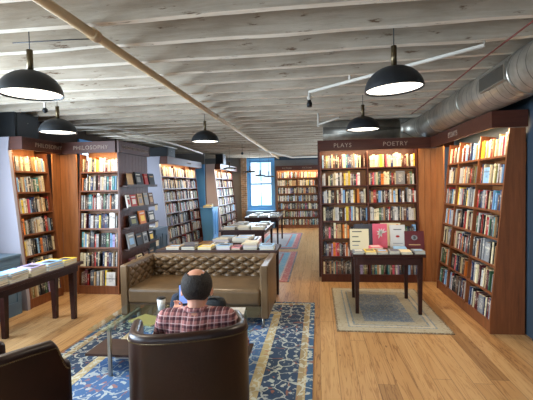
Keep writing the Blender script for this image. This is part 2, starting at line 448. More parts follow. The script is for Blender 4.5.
def window(idx, axis, pos, p, q, zl, zh, inward, mull=True, frame=M['blueframe'], energy=None, fw=.07):
    """sash window in an opening; inward = +1/-1 direction into the room along axis"""
    root = bpy.data.objects.new('window_%d' % idx, None); COL.objects.link(root); root['kind'] = 'structure'
    ctr = ((pos, (p + q) / 2, zl) if axis == 'x' else ((p + q) / 2, pos, zl)); root.location = ctr
    def bx(mb, a0, a1, z0, z1, d0, d1, mt):
        lo, hi = sorted((pos + inward * d0, pos + inward * d1))
        if axis == 'x': mb.box((lo, a0, z0), (hi, a1, z1), mt)
        else: mb.box((a0, lo, z0), (a1, hi, z1), mt)
    fr = MB()
    for a0, a1, z0, z1 in ((p - .09, p, zl - .09, zh + .09), (q, q + .09, zl - .09, zh + .09), (p, q, zh, zh + .09), (p, q, zl - .09, zl)):
        bx(fr, a0, a1, z0, z1, .0, .035, frame)
    fr.build('casing', root)
    sh = MB(); zm = (zl + zh) / 2
    for a0, a1, z0, z1 in ((p, p + fw, zl, zh), (q - fw, q, zl, zh), (p + fw, q - fw, zh - fw, zh), (p + fw, q - fw, zl, zl + fw), (p + fw, q - fw, zm - .03, zm + .03)):
        bx(sh, a0, a1, z0, z1, -.10, -.05, frame)
    if mull:
        m_ = (p + q) / 2; bx(sh, m_ - .012, m_ + .012, zl + fw, zm - .03, -.09, -.06, frame); bx(sh, m_ - .012, m_ + .012, zm + .03, zh - fw, -.09, -.06, frame)
    sh.build('sash', root)
    g = MB(); bx(g, p + fw, q - fw, zl + fw, zh - fw, -.078, -.072, M['pane']); g.build('glass_pane', root)
    s_ = MB(); bx(s_, p - .12, q + .12, zl - .12, zl - .09, 0, .07, frame); s_.build('window_sill', root)
    if energy:
        c = Vector(ctr) + Vector((0, 0, (zh - zl) / 2)); dv = Vector((inward, 0, 0)) if axis == 'x' else Vector((0, inward, 0))
        nv = Vector((inward, 0, 0)) if axis == 'x' else Vector((0, inward, 0))
        light('daylight', 'AREA', c + nv * .06, energy, (.66, .82, 1.0), None, shape='RECTANGLE', size=q - p, size_y=zh - zl, dirv=nv)
window(1, 'x', XL, *wL[0], 1, energy=170)
window(2, 'x', XL, *wL[1], 1, energy=300)
window(3, 'x', XL, *wL[2], 1, energy=45)
window(4, 'y', YF, *wF[0], -1, energy=110, fw=.06)
window(7, 'x', XR, *wR[0], -1, energy=85)
window(8, 'x', XR, *wR[1], -1, energy=85)
window(5, 'y', YB, *wB[0], 1, energy=8)
window(6, 'y', YB, *wB[1], 1, energy=6)

# street seen through the far window
wmatl = plain('pale_facade', S(232, 226, 220), .8); wmg = plain('facade_glass', S(170, 196, 220), .3)
fa = thing('building', 'pale townhouse facade seen through the far blue sash window', 'building', (-2.6, 24, -3))
fb = MB().box((-9, 24, -3), (4, 30, 9), wmatl); fb.build('facade', fa)
for fx in (-7.2, -5.2, -3.7, -2.2):
    for fz in (-.6, 1.9):
        MB().box((fx, 23.95, fz), (fx + .8, 24, fz + 1.5), wmg).build('window', fa)
MB().box((-9, 23.6, 3.6), (4, 24.0, 3.9), plain('red_cornice', S(170, 96, 80))).build('cornice', fa)

# ------------------------------------------------------------------ bookcases
AL = math.atan2(.19, 2.03); CA, SA = math.cos(AL), math.sin(AL)
PITCH, VB = .291, .13
SHELF = []   # candidate shelf books: dict
ROWN = ['top', 'second', 'third', 'fourth', 'fifth', 'sixth', 'bottom']
LABELS_TXT = []

class Unit:
    def __init__(s, O, u, n):
        s.O = Vector(O); s.u = Vector(u); s.n = Vector(n)
        s.X = Matrix(((s.u.x, -s.n.x, 0, s.O.x), (s.u.y, -s.n.y, 0, s.O.y), (0, 0, 1, 0), (0, 0, 0, 1)))  # (u, depth, z) -> world
        # raked frame: (u, depth along shelf, v along rake); origin at z=VB, depth 0
        T = Matrix(((1, 0, 0, 0), (0, CA, SA, 0), (0, -SA, CA, VB), (0, 0, 0, 1)))
        s.R = s.X @ T

def lettering(txt, U, ucenter, z, size, parent, d=-.004, sp=1.15):
    c = bpy.data.curves.new('lettering', 'FONT'); c.body = txt; c.size = size; c.align_x = 'CENTER'; c.align_y = 'CENTER'
    c.extrude = .002; c.space_character = sp; c.resolution_u = 3
    tmp = bpy.data.objects.new('lettering_curve', c); COL.objects.link(tmp); bpy.context.view_layer.update()
    me = bpy.data.meshes.new_from_object(tmp.evaluated_get(bpy.context.evaluated_depsgraph_get())); bpy.data.objects.remove(tmp)
    me.materials.clear(); me.materials.append(M['gold'])
    o = bpy.data.objects.new('lettering', me); COL.objects.link(o)
    p = U.O + U.u * ucenter + U.n * (-d) + Vector((0, 0, z))
    m = Matrix(((U.u.x, 0, U.n.x, p.x), (U.u.y, 0, U.n.y, p.y), (0, 1, 0, p.z), (0, 0, 0, 1)))
    o.parent = parent; o.matrix_parent_inverse = Matrix(); o.matrix_local = pinv(parent) @ m
    return o

def bookcase(key, label, O, u, n, L, bays, depth=.34, texts=(), white=None, dark=False, en=14, fill=None, rows=7, header_ext=(0, 0), hz=(2.14, 2.31), warm=(1, .68, .38), fe=(0, 0)):
    U = Unit(O, u, n); W = M['cherry_dark'] if dark else M['cherry']; HD = M['header']
    root = thing('bookcase', label, 'bookcase', tuple(U.O + U.u * (L / 2)))
    c0, c1 = bays[0][0] - .025, bays[-1][1] + .025
    top = hz[0]; dt = .19 * (top - VB) / 2.03
    prof = [(0, 0), (0, VB), (dt, top), (depth, top), (depth, 0)]
    def side(uu, w, mat, deep=None, zt=None):
        pr = prof if deep is None else [(0, 0), (0, VB), (dt, top), (dt - .02, zt), (deep, zt), (deep, 0)]
        MB().prism([(uu, d, z) for d, z in pr], (w, 0, 0), mat, U.X).build('side_panel', root)
    if white is not None and white[0] == 'start':
        side(c0 - .05, .05, M['pink_panel'] if key == 'E' else M['white_panel'], white[1], hz[1])
    side(c0, .025, W); side(c1 - .025, .025, W)
    for i in range(len(bays) - 1):
        a0, b0 = bays[i][1], bays[i + 1][0]
        MB().box((a0, .0, 0), (b0, .19, PITCH * rows - .02), W, U.R).build('divider', root)
    for (a0, b0) in bays:
        for k in range(rows):
            MB().box((a0, .004, PITCH * k - .022), (b0, .185, PITCH * k), W, U.R).build('shelf', root)
    MB().box((c0 + .025, .185, -.02), (c1 - .025, .2, PITCH * rows + .12), M['plank'], U.R).build('back_panel', root)
    MB().box((c0 + .025, .012, 0), (c1 - .025, .03, VB - .022), W, U.X).build('plinth', root)
    hs, he = header_ext
    hd = MB().box((hs, -.004, hz[0]), (L + he, .03, hz[1]), HD, U.X).box((hs, .03, hz[1] - .02), (L + he, depth, hz[1]), HD, U.X).box((L + he - .02, .03, hz[0]), (L + he, depth, hz[1] - .02), HD, U.X).box((hs, .03, hz[0]), (hs + .02, depth, hz[1] - .02), HD, U.X)
    hdo = hd.build('header', root)
    for (t, uc, sz) in texts: lettering(t, U, uc, (hz[0] + hz[1]) / 2 - .005, sz, hdo, d=-.008)
    MB().box((c0 + .04, .035, top + .03), (c1 - .04, .055, top + .05), M['strip'], U.X).build('light_strip', root)
    cc = U.X @ Vector(((c0 + c1) / 2, .075, top + .02))
    dirn = U.X.to_3x3() @ Vector((0, .35, -1))
    lo = light('shelf_light', 'AREA', cc, 1.35 * en * (c1 - c0), warm, root, shape='RECTANGLE', size=(c1 - c0) - .1, size_y=.03)
    z_ax = -dirn.normalized(); x_ax = U.u; y_ax = z_ax.cross(x_ax)
    mm = Matrix(((x_ax.x, y_ax.x, z_ax.x, cc.x), (x_ax.y, y_ax.y, z_ax.y, cc.y), (x_ax.z, y_ax.z, z_ax.z, cc.z), (0, 0, 0, 1)))
    lo.matrix_parent_inverse = Matrix(); lo.matrix_local = pinv(root) @ mm
    # plain plank filler beside the case
    if c0 > .06 and white is None:
        mb = MB(); nn = max(1, round((c0 + fe[0]) / .11)); w_ = (c0 + fe[0]) / nn
        for j in range(nn): mb.box((-fe[0] + w_ * j + .002, .10, 0), (-fe[0] + w_ * (j + 1) - .002, .12, hz[0]), M['plank'], U.X)
        mb.build('filler_boards', root)
    if L - c1 > .06:
        mb = MB(); nn = max(1, round((L + fe[1] - c1) / .11)); w_ = (L + fe[1] - c1) / nn
        for j in range(nn): mb.box((c1 + w_ * j + .002, .10, 0), (c1 + w_ * (j + 1) - .002, .12, hz[0]), M['plank'], U.X)
        mb.build('filler_boards', root)
    # books
    r = random.Random(key)
    for bi, (a0, b0) in enumerate(bays):
        for row in range(rows):
            kk = rows - 1 - row; v0 = PITCH * kk; x = a0 + .006 + r.uniform(0, .02); idx = 0; lean = 0
            bright = 1.0 if row == 0 else (.4 if row == 1 else 0)  # upper rows drawn paler, putting the header lighting into the cover colours
            hb = r.uniform(.19, .21)
            gapat = r.uniform(.75, .95) if r.random() < .12 else 2
            while True:
                tall = min(.252, max(.165, r.gauss(hb + .005, .016))); w = r.choice([.014, .018, .022, .026, .03, .034, .042])
                face = r.random() < .012 and row > 0
                if face: w = r.uniform(.13, .15)
                if x + w > b0 - .006: break
                if (x - a0) / (b0 - a0) > gapat: break
                dp = r.uniform(.012, .035)
                SHELF.append(dict(U=U, x=x, v=v0, d=dp, w=w, h=tall, t=(.03 if face else .13), c=cpick(r, bright), key=key, bay=bi, nb=len(bays), row=row, idx=idx, face=face, lean=0, lab=fill))
                x += w + (r.uniform(.0005, .002) if r.random() < .95 else r.uniform(.01, .05)); idx += 1
    return U, root

def book_geo(mb, X, w, h, t, mt, seed, face=False, frame_vertical=True):
    """closed book: X maps (across spine, depth, up). spine faces depth 0."""
    p = [Vector(q) for q in ((0, 0, 0), (w, 0, 0), (w, t, 0), (0, t, 0), (0, 0, h), (w, 0, h), (w, t, h), (0, t, h))]
    p = [X @ q for q in p]; i = len(mb.v); mb.v += p; P_ = M['paper']
    flip = X.to_3x3().determinant() < 0
    def fc(f, m_, uv=None):
        g = [i + k for k in f]
        if flip: g = g[::-1]; uv = uv[::-1] if uv else None
        mb.face(g, m_, uv)
    k = seed
    fc((0, 1, 5, 4), mt, [(k + .001, 0), (k + .999, 0), (k + .999, 1), (k + .001, 1)])
    fc((0, 3, 2, 1), P_); fc((4, 5, 6, 7), P_); fc((2, 3, 7, 6), P_)
    fc((1, 2, 6, 5), mt, [(k + .05, .02)] * 4); fc((3, 0, 4, 7), mt, [(k + .05, .02)] * 4)

# A: left philosophy, faces +x ; B: faces camera ; C: face-out display ; D, E further along ; far ; plays ; right
UA, oA = bookcase('A', 'left philosophy bookcase facing the aisle, beside its tall pale end panel', (-3.85, 4.68, 0), (0, 1, 0), (1, 0, 0), .80,
    [(.06, .70)], .60, [('PHILOSOPHY', .52, .085)], white=('start', .60), en=7, fill='a', fe=(0, .10))
UB, oB = bookcase('B', 'philosophy bookcase facing forward in the left corner, next to face-out ledges', (-3.85, 5.48, 0), (1, 0, 0), (0, -1, 0), .87,
    [(.20, .83)], .34, [('PHILOSOPHY', .48, .085)], en=7, fill='b', fe=(.10, 0))
UD, oD = bookcase('D', 'three-bay bookcase facing the aisle behind the tan sofa', (-3.38, 8.5, 0), (0, 1, 0), (1, 0, 0), 2.62,
    [(.06, .87), (.89, 1.71), (1.73, 2.58)], .60, [('HISTORY', 1.5, .07)], white=('start', .60), dark=True, en=8, fill='d', warm=(1, .72, .42))
UE, oE = bookcase('E', 'small aisle bookcase near the brick pier and far window', (-3.02, 11.92, 0), (0, 1, 0), (1, 0, 0), 2.5,
    [(.06, .85), (.87, 1.66), (1.68, 2.46)], .36, [], white=('start', .46), dark=True, en=6, fill='bookcase by the brick pier', warm=(1, .72, .42))
UF, oF = bookcase('F', 'far bookcase on the end wall, right of the blue window', (-1.55, 14.42, 0), (1, 0, 0), (0, -1, 0), 2.42,
    [(.04, .78), (.80, 1.56), (1.58, 2.36)], .34, [('FICTION', .42, .08), ('FICTION', 1.16, .08)], dark=False, en=7, fill='far bookcase')
UP, oP = bookcase('P', 'two-bay plays and poetry bookcase behind the display table', (.0, 6.42, 0), (1, 0, 0), (0, -1, 0), 1.78,
    [(.06, .80), (.825, 1.575)], .36, [('PLAYS', .40, .095), ('POETRY', 1.22, .095)], en=8, fill='p', dark=True, fe=(0, .10))
UR, oR = bookcase('R', 'three-bay bookcase along the right wall beneath the round duct', (1.76, 6.42, 0), (0, -1, 0), (-1, 0, 0), 2.14,
    [(.30, .72), (.745, 1.40), (1.42, 2.10)], .34, [('ESSAYS', 1.02, .10)], en=8, fill='r', header_ext=(0, .03), fe=(.10, 0))
# the back of the plays bookcase
MB().box((.0, .345, 0), (1.78, .36, 2.29), M['cherry_dark'], UP.X).build('rear_panel', oP)

# C display
UC = Unit((-2.95, 5.50, 0), (0, 1, 0), (1, 0, 0))
oC = thing('display_rack', 'dark wooden rack of face-out books on ledges beside the philosophy corner', 'display rack', (-3.0, 6.0, 0))
mb = MB()
for j in range(9): mb.box((j * .111 + .001, .0, 0), (j * .111 + .109, .02, 2.14), M['header'], UC.X)
mb.build('back_boards', oC)
MB().box((.38, .02, 0), (1.0, .34, 2.14), M['cherry_dark'], UC.X).build('cabinet_body', oC)
hd = MB().box((-.025, -.03, 2.14), (1.02, .0, 2.31), M['header'], UC.X).box((.38, 0, 2.14), (1.02, .34, 2.31), M['header'], UC.X).build('header', oC)
lettering('FORGOTTEN TREASURES', UC, .52, 2.225, .07, hd, d=-.034)
LEDZ = [1.64, 1.30, 1.00, .67, .36]
for z in LEDZ:
    MB().box((.06, -.10, z - .022), (1.16, 0, z), M['shelfdark'], UC.X).box((.06, -.105, z - .022), (1.16, -.10, z + .018), M['shelfdark'], UC.X).build('ledge', oC)

# ------------------------------------------------------------------ furniture helpers
def table(label, x0, x1, y0, y1, h, legs, cat='table', top_t=.035, apron=.09, lw=.055, mat=M['table'], grp=None, zb=0.0):
    root = thing('book_table', label, cat, ((x0 + x1) / 2, (y0 + y1) / 2, 0), grp)
    MB().box((x0, y0, h - top_t), (x1, y1, h), mat).build('tabletop', root, .004)
    i = .05
    ap = MB()
    for a0, b0 in (((x0 + i, y0 + i, h - top_t - apron), (x1 - i, y0 + i + .02, h - top_t)), ((x0 + i, y1 - i - .02, h - top_t - apron), (x1 - i, y1 - i, h - top_t)),
                   ((x0 + i, y0 + i + .02, h - top_t - apron), (x0 + i + .02, y1 - i - .02, h - top_t)), ((x1 - i - .02, y0 + i + .02, h - top_t - apron), (x1 - i, y1 - i - .02, h - top_t))):
        ap.box(a0, b0, mat)
    ap.build('apron', root)
    for (lx, ly) in legs:
        mb = MB(); zt = h - top_t - .001; a_, b_ = lw / 2, lw / 2 * .68
        i0 = len(mb.v)
        mb.v += [Vector((lx + sx * r_, ly + sy * r_, z)) for r_, z in ((b_, zb), (a_, zt)) for sx, sy in ((-1, -1), (1, -1), (1, 1), (-1, 1))]
        mb.face([3, 2, 1, 0], mat); mb.face([4, 5, 6, 7], mat)
        for q in range(4): mb.face([q, (q + 1) % 4, 4 + (q + 1) % 4, 4 + q], mat)
        mb.build('leg', root, .003)
    return root
def corner_legs(x0, x1, y0, y1, i=.06): return [(x0 + i, y0 + i), (x1 - i, y0 + i), (x0 + i, y1 - i), (x1 - i, y1 - i)]

NB = [0]
def flat_book(x, y, z, w, l, t, c, rot, label, group, parts=True, cover2=None):
    """book lying flat: spine along its long side"""
    X = Matrix.Translation((x, y, z)) @ Matrix.Rotation(rot, 4, 'Z')
    cm = CM[CI[c]]; NB[0] += 1
    root = bpy.data.objects.new('book', None)
    mb = MB(); s = t * .08 + .0015
    hw, hl = w / 2, l / 2
    mb.box((-hw, -hl, 0), (hw, hl, s), cm, X); mb.box((-hw, -hl, t - s), (hw, hl, t), cm, X); mb.box((-hw, -hl, s), (-hw + s, hl, t - s), cm, X)
    if cover2:
        c2 = CM[CI[cover2]]; mb.box((-hw * .72, -hl * .45, t), (hw * .72, hl * .55, t + .0006), c2, X)
    if True:
        ob = mb.build('book'); tag(ob, label, 'book', group)
        MB().box((-hw + s, -hl + .003, s), (hw - .003, hl - .003, t - s), M['paper'], X).build('pages', ob)
    return ob
def standing_book(cx, cy, z, w, h, t, c, face_dir, tilt, label, group, art=None):
    """cover facing face_dir angle (0 = facing -y); tilt back in radians"""
    X = Matrix.Translation((cx, cy, z)) @ Matrix.Rotation(face_dir, 4, 'Z') @ Matrix.Rotation(-tilt, 4, 'X')
    cm = CM[CI[c]]; mb = MB(); s = .003
    mb.box((-w / 2, 0, 0), (w / 2, s, h), cm, X).box((-w / 2, t - s, 0), (w / 2, t, h), cm, X).box((-w / 2, s, 0), (-w / 2 + s, t - s, h), cm, X)
    ob = mb.build('book'); tag(ob, label, 'book', group)
    MB().box((-w / 2 + s, s, .003), (w / 2 - .003, t - s, h - .003), M['paper'], X).build('pages', ob)
    if art:
        am = MB()
        for (kind, ax, az, aw, ah, col) in art:
            mt = CM[CI[col]]
            if kind == 'rect': am.box((ax - aw / 2, -.001, az - ah / 2), (ax + aw / 2, 0, az + ah / 2), mt, X)
            elif kind == 'oval':
                am.prism([(ax + aw / 2 * math.cos(q * PI / 8), 0, az + ah / 2 * math.sin(q * PI / 8)) for q in range(16)], (0, -.001, 0), mt, X)
            elif kind == 'bird':
                for ang, ln in ((20, 1), (50, .9), (80, .75), (110, .8), (150, .7), (200, .6), (245, .9), (285, .6)):
                    g = math.radians(ang); dx, dz = math.cos(g), math.sin(g); px_, pz_ = -dz, dx
                    L_ = aw / 2 * ln * 1.3; wv_ = aw * .07
                    am.prism([(ax - px_ * wv_, 0, az - pz_ * wv_), (ax + dx * L_ * .6 - px_ * wv_, 0, az + dz * L_ * .6 - pz_ * wv_), (ax + dx * L_, 0, az + dz * L_), (ax + dx * L_ * .5 + px_ * wv_, 0, az + dz * L_ * .5 + pz_ * wv_), (ax + px_ * wv_, 0, az + pz_ * wv_)], (0, -.001, 0), mt, X)
        am.build('cover_art', ob)
    return ob
def stack(x, y, z, n, w, l, cols, where, group, rot=0, r=rnd, ts=(.018, .04), desc=None):
    zz = z
    names = ['bottom', 'second', 'third', 'fourth', 'fifth', 'sixth']
    for i in range(n):
        t = r.uniform(*ts); c = cols[i % len(cols)]
        if n == 1: lab = '%s book lying alone as %s' % (c, where)
        else: lab = '%s book, %s of %s' % (c, 'topmost' if i == n - 1 else ('lowest' if i == 0 else names[i] + ' up'), where)
        flat_book(x + r.uniform(-.006, .006), y + r.uniform(-.006, .006), zz, w, l, t, c, rot + r.uniform(-.07, .07), lab, group,
                  cover2=(r.choice(['white', 'navy', 'cream', 'charcoal', 'pale blue']) if i == n - 1 else None))
        zz += t + .0008

# display table in front of plays
HT = .755
TX0, TX1, TY0, TY1 = .40, 1.24, 4.73, 5.60
tD = table('dark square display table with slim legs in front of plays and poetry', TX0, TX1, TY0, TY1, HT,
           [(.455, 4.84), (1.195, 4.84), (.47, 5.52), (1.18, 5.52)], apron=.10, lw=.06, zb=.0105)
G = 'books on the display table'
frontcols = [['grey', 'grey'], ['cream', 'yellow'], ['grey', 'tan'], ['charcoal', 'grey'], ['cream', 'cream'], ['charcoal', 'grey']]
for i in range(6):
    nm = ['leftmost front stack', 'second front stack from the left', 'third front stack from the left', 'fourth front stack from the left', 'fifth front stack from the left', 'rightmost front stack'][i]
    stack(.475 + i * .138, 4.83, HT, 2, .125, .185, frontcols[i], nm + ' on the display table', G, ts=(.014, .02))
stack(.70, 5.03, HT, 2, .15, .2, ['red', 'pink'], 'the pair before the pink book on the display table', G, ts=(.022, .03), rot=.05)
stack(1.0, 5.03, HT, 2, .15, .2, ['white', 'pale blue'], 'the pair before the white book on the display table', G, ts=(.018, .022), rot=-.1)
standing_book(.515, 5.05, HT, .235, .27, .02, 'cream', 0, .2, 'large cream book with lines of text standing at the left of the display table', G,
    [('rect', -.03, .235, .12, .012, 'charcoal'), ('rect', -.05, .17, .08, .012, 'charcoal'), ('rect', -.04, .11, .10, .012, 'charcoal'), ('rect', -.05, .06, .08, .012, 'grey')])
standing_book(.80, 5.24, HT, .185, .315, .03, 'pink', 0, .17, 'pink book with a white bird on its cover, standing on the display table', G,
    [('bird', .01, .19, .14, .14, 'white')])
standing_book(.60, 5.36, HT, .25, .30, .03, 'charcoal', 0, .15, 'charcoal book standing behind the cream book on the display table', G, None)
standing_book(1.02, 5.22, HT, .19, .30, .025, 'white', 0, .17, 'white book with a small red mark standing upright on the display table', G,
    [('rect', 0, .24, .10, .01, 'charcoal'), ('oval', 0, .15, .05, .03, 'red'), ('rect', 0, .06, .12, .008, 'grey')])
standing_book(.96, 5.38, HT, .26, .31, .025, 'cream', 0, .15, 'cream book partly hidden behind the white book on the display table', G, [('oval', .09, .27, .04, .05, 'orange')])
standing_book(1.20, 5.10, HT, .235, .235, .02, 'maroon', -.06, .22, 'maroon book with an oval portrait standing at the right of the display table', G,
    [('oval', .0, .15, .075, .065, 'grey'), ('oval', .0, .15, .04, .05, 'black'), ('rect', 0, .06, .14, .012, 'tan')])

# left table
HL = .70
tLft = table('long dark table with stacked books at the far left', -3.44, -2.93, 2.30, 4.52, HL, [(-3.02, 4.42), (-3.27, 4.42), (-3.385, 3.76), (-3.02, 2.42), (-3.37, 2.42)], apron=.08, lw=.075)
G = 'books on the left table'
lc = [['white', 'pale blue'], ['navy', 'white', 'pale blue'], ['charcoal', 'cream', 'pale blue', 'pale blue'], ['white', 'cream', 'tan', 'pale blue'],
      ['cream', 'cream', 'lilac'], ['white', 'pale blue', 'pale blue'], ['cream', 'yellow']]
on_ = ['nearest', 'second', 'third', 'fourth', 'fifth', 'sixth', 'farthest']
ly = [2.70, 2.98, 3.24, 3.50, 3.77, 4.05, 4.33]
for i in range(7):
    stack(-3.045, ly[i], HL, len(lc[i]), .17, .235, lc[i], on_[i] + ' stack along the aisle edge of the left table', G, ts=(.018, .034))
    c2 = [['pale blue'], ['white', 'white'], ['pale blue', 'white'], ['grey', 'white'], ['white', 'pale blue'], ['cream', 'lilac'], ['charcoal', 'yellow']][i]
    stack(-3.28, ly[i] + .02, HL, len(c2), .17, .235, c2, on_[i] + ' stack along the wall edge of the left table', G, ts=(.014, .024))

# table behind the sofa
H1 = .735
table('long brown table backed against the tan sofa, loaded with books', -2.25, -.55, 5.13, 5.70, H1, corner_legs(-2.25, -.55, 5.13, 5.70), mat=M['shelfdark'])
G = 'books on the table behind the sofa'
s1 = [(-2.02, ['grey', 'tan'], 'leftmost'), (-1.80, ['grey', 'charcoal'], 'second'), (-1.56, ['cream', 'yellow'], 'third'), (-1.30, ['lilac', 'white', 'pale blue'], 'fourth'),
      (-1.12, ['tan', 'pink'], 'fifth'), (-.925, ['charcoal', 'white', 'lilac', 'tan', 'cream'], 'sixth'), (-.70, ['white', 'pale blue', 'pale blue'], 'rightmost')]
for x, cc, nm in s1:
    stack(x, 5.28, H1, len(cc), .19 if nm != 'fifth' else .12, .22, cc, nm + ' front stack on the table behind the sofa', G, ts=(.016, .022))
for x, cc, nm in [(-1.9, ['white', 'grey'], 'left'), (-1.45, ['navy', 'white'], 'middle'), (-1.0, ['grey', 'cream'], 'right')]:
    stack(x, 5.55, H1, len(cc), .2, .24, cc, nm + ' rear stack on the table behind the sofa', G, ts=(.014, .02))
# T2, T3, T4, T5
table('dark table with grey and white books beyond the sofa table', -1.72, -1.06, 6.05, 6.85, .70, corner_legs(-1.72, -1.06, 6.05, 6.85), apron=.13)
G = 'books on the second aisle table'
for x, yy, cc, nm in [(-1.56, 6.18, ['charcoal', 'lilac', 'grey'], 'near left'), (-1.24, 6.18, ['grey', 'white', 'white'], 'near right'), (-1.56, 6.6, ['white', 'grey'], 'far left'), (-1.24, 6.6, ['navy', 'white'], 'far right')]:
    stack(x, yy, .70, len(cc), .27, .2, cc, nm + ' stack on the second aisle table', G, ts=(.016, .024))
table('long dark table covered with books halfway down the aisle', -1.95, -1.02, 7.45, 8.95, .74, corner_legs(-1.95, -1.02, 7.45, 8.95), zb=.0095)
G = 'books on the third aisle table'
for x, yy, cc, nm in [(-1.75, 7.62, ['charcoal', 'white'], 'near left'), (-1.46, 7.62, ['grey', 'white', 'cream'], 'near middle'), (-1.18, 7.62, ['tan', 'cream'], 'near right'),
                      (-1.7, 8.15, ['navy', 'white'], 'centre left'), (-1.2, 8.15, ['red', 'white'], 'centre right'), (-1.7, 8.7, ['grey', 'white'], 'far left'), (-1.2, 8.7, ['charcoal', 'pale blue'], 'far right')]:
    stack(x, yy, .74, len(cc), .23, .26, cc, nm + ' stack on the third aisle table', G, ts=(.018, .028))
table('small dark table with books near the far window', -1.98, -1.02, 10.2, 11.6, .76, corner_legs(-1.98, -1.02, 10.2, 11.6), zb=.0095)
G = 'books on the table near the far window'
for x, yy, cc, nm in [(-1.75, 10.4, ['navy', 'white'], 'near left'), (-1.47, 10.4, ['pale blue', 'white'], 'near middle'), (-1.18, 10.4, ['white', 'grey'], 'near right'),
                      (-1.7, 11.1, ['white', 'green'], 'far left'), (-1.25, 11.1, ['black', 'white'], 'far right')]:
    stack(x, yy, .76, len(cc), .22, .3, cc, nm + ' stack on the table near the far window', G, ts=(.02, .03))
# sill cabinet below far window
def panel_cabinet(label, x0, x1, y0, y1, h, mat=M['bluegrey'], face='x'):
    root = thing('radiator_cabinet', label, 'cabinet', ((x0 + x1) / 2, (y0 + y1) / 2, 0))
    MB().box((x0, y0, 0), (x1, y1, h - .03), mat).build('body', root)
    MB().box((x0 - .01, y0 - .02, h - .03), (x1 + .02, y1 + .0, h), mat).build('top', root, .004)
    mb = MB()
    for (a0, a1) in ((y0 + .03, (y0 + y1) / 2 - .02), ((y0 + y1) / 2 + .02, y1 - .03)):
        for q in range(2):
            z0, z1 = .12, h - .12
        mb.box((x1, a0, z0), (x1 + .012, a0 + .05, z1), mat); mb.box((x1, a1 - .05, z0), (x1 + .012, a1, z1), mat)
        mb.box((x1, a0 + .05, z0), (x1 + .012, a1 - .05, z0 + .05), mat); mb.box((x1, a0 + .05, z1 - .05), (x1 + .012, a1 - .05, z1), mat)
    mb.build('panel_moulding', root)
    return root
panel_cabinet('blue-grey panelled cabinet under the left window, behind the left table', XL + .075, -3.86, 2.6, 4.58, .78)
panel_cabinet('dark blue-grey cabinet between the face-out rack and the three-bay bookcase', -3.75, -3.12, 7.15, 7.75, .80)
panel_cabinet('bright blue-grey cabinet by the blue window frame beyond the three-bay bookcase', -3.8, -3.1, 11.18, 11.80, .98, M['blueframe'])
panel_cabinet('low blue-grey window seat under the far window', -2.68, -1.62, 14.35, 14.79, .66)
flat_book(-3.3, 11.4, .98, .25, .3, .05, 'yellow', .2, 'yellow book lying on the bright blue-grey cabinet', 'books on the cabinets')
flat_book(-3.3, 11.6, .98, .2, .2, .09, 'white', .1, 'thick white book lying on the bright blue-grey cabinet', 'books on the cabinets')
flat_book(-3.35, 7.4, .80, .22, .28, .03, 'white', .1, 'white book lying on the dark blue-grey cabinet', 'books on the cabinets')

# face-out books on rack C
G = 'face-out books on the ledges'
def co_book(uu, ledge, w, h, c, lab, art=None):
    p = UC.X @ Vector((uu, -.07, LEDZ[ledge] + .001))
    standing_book(p.x + .02, p.y, p.z, w, h, .022, c, PI / 2, .17, lab, G, art)
CB = [[(.22, .15, .19, 'tan', 0), (.50, .20, .22, 'black', 'grey'), (.78, .13, .2, 'red', 0), (1.0, .22, .21, 'black', 0)],
      [(.14, .10, .2, 'white', 'red'), (.31, .19, .2, 'red', 'white'), (.54, .17, .21, 'tan', 'grey'), (.76, .16, .22, 'grey', 0), (.96, .17, .22, 'brown', 'tan')],
      [(.28, .24, .18, 'black', 'olive'), (.60, .22, .23, 'orange', 'yellow'), (.95, .26, .21, 'charcoal', 'white')],
      [(.20, .22, .24, 'grey', 'pale blue'), (.46, .20, .2, 'black', 0), (.68, .16, .2, 'grey', 'charcoal'), (.92, .18, .2, 'black', 'yellow')],
      [(.22, .2, .16, 'maroon', 0), (.46, .18, .17, 'cream', 'tan'), (.70, .18, .17, 'brown', 0), (.93, .2, .2, 'charcoal', 0)]]
LN = ['top', 'second', 'third', 'fourth', 'lowest']
PO = ['leftmost', 'second from left', 'third from left', 'fourth from left', 'rightmost']
for li, row in enumerate(CB):
    for bi, (uu, w, h, c, ac) in enumerate(row):
        pos = 'rightmost' if bi == len(row) - 1 else PO[bi]
        art = [('rect', 0, h * .45, w * .6, h * .4, ac), ('rect', 0, h * .82, w * .7, .018, 'white' if c not in ('white', 'cream', 'tan') else 'black')] if ac else [('rect', 0, h * .75, w * .6, .02, 'tan')]
        co_book(uu, li, w, h, c, 'face-out %s book, %s on the %s ledge of the rack' % (c, pos, LN[li]), art)
for li in (1, 2, 3):
    o = MB().box((1.02, -.109, LEDZ[li] - .10), (1.13, -.106, LEDZ[li] - .005), M['paper'], UC.X).build('shelf_card', oC)

# ------------------------------------------------------------------ rugs
def rug(name, label, cx, cy, hw, hl, t, mat, grp=None):
    mb = MB().box((-hw, -hl, 0), (hw, hl, t), mat); o = mb.build(name, None, .003); o.location = (cx, cy, .001)
    return tag(o, label, 'rug', grp)
rug('area_rug', 'large blue floral rug with gold borders under the armchairs and coffee table', -1.285, 3.62, 1.22, 1.62, .010, M['rug_blue'])
rug('area_rug', 'small grey-blue patterned rug beneath the dark display table', .79, 5.13, .61, .89, .009, M['rug_grey'])
rug('runner_rug', 'pink-bordered runner just beyond the sofa in the aisle', -1.12, 7.82, .62, 1.46, .008, M['rug_pink'])
rug('runner_rug', 'pink-bordered runner farther down the aisle by the far window', -1.15, 11.3, .62, 1.62, .008, M['rug_pink'])

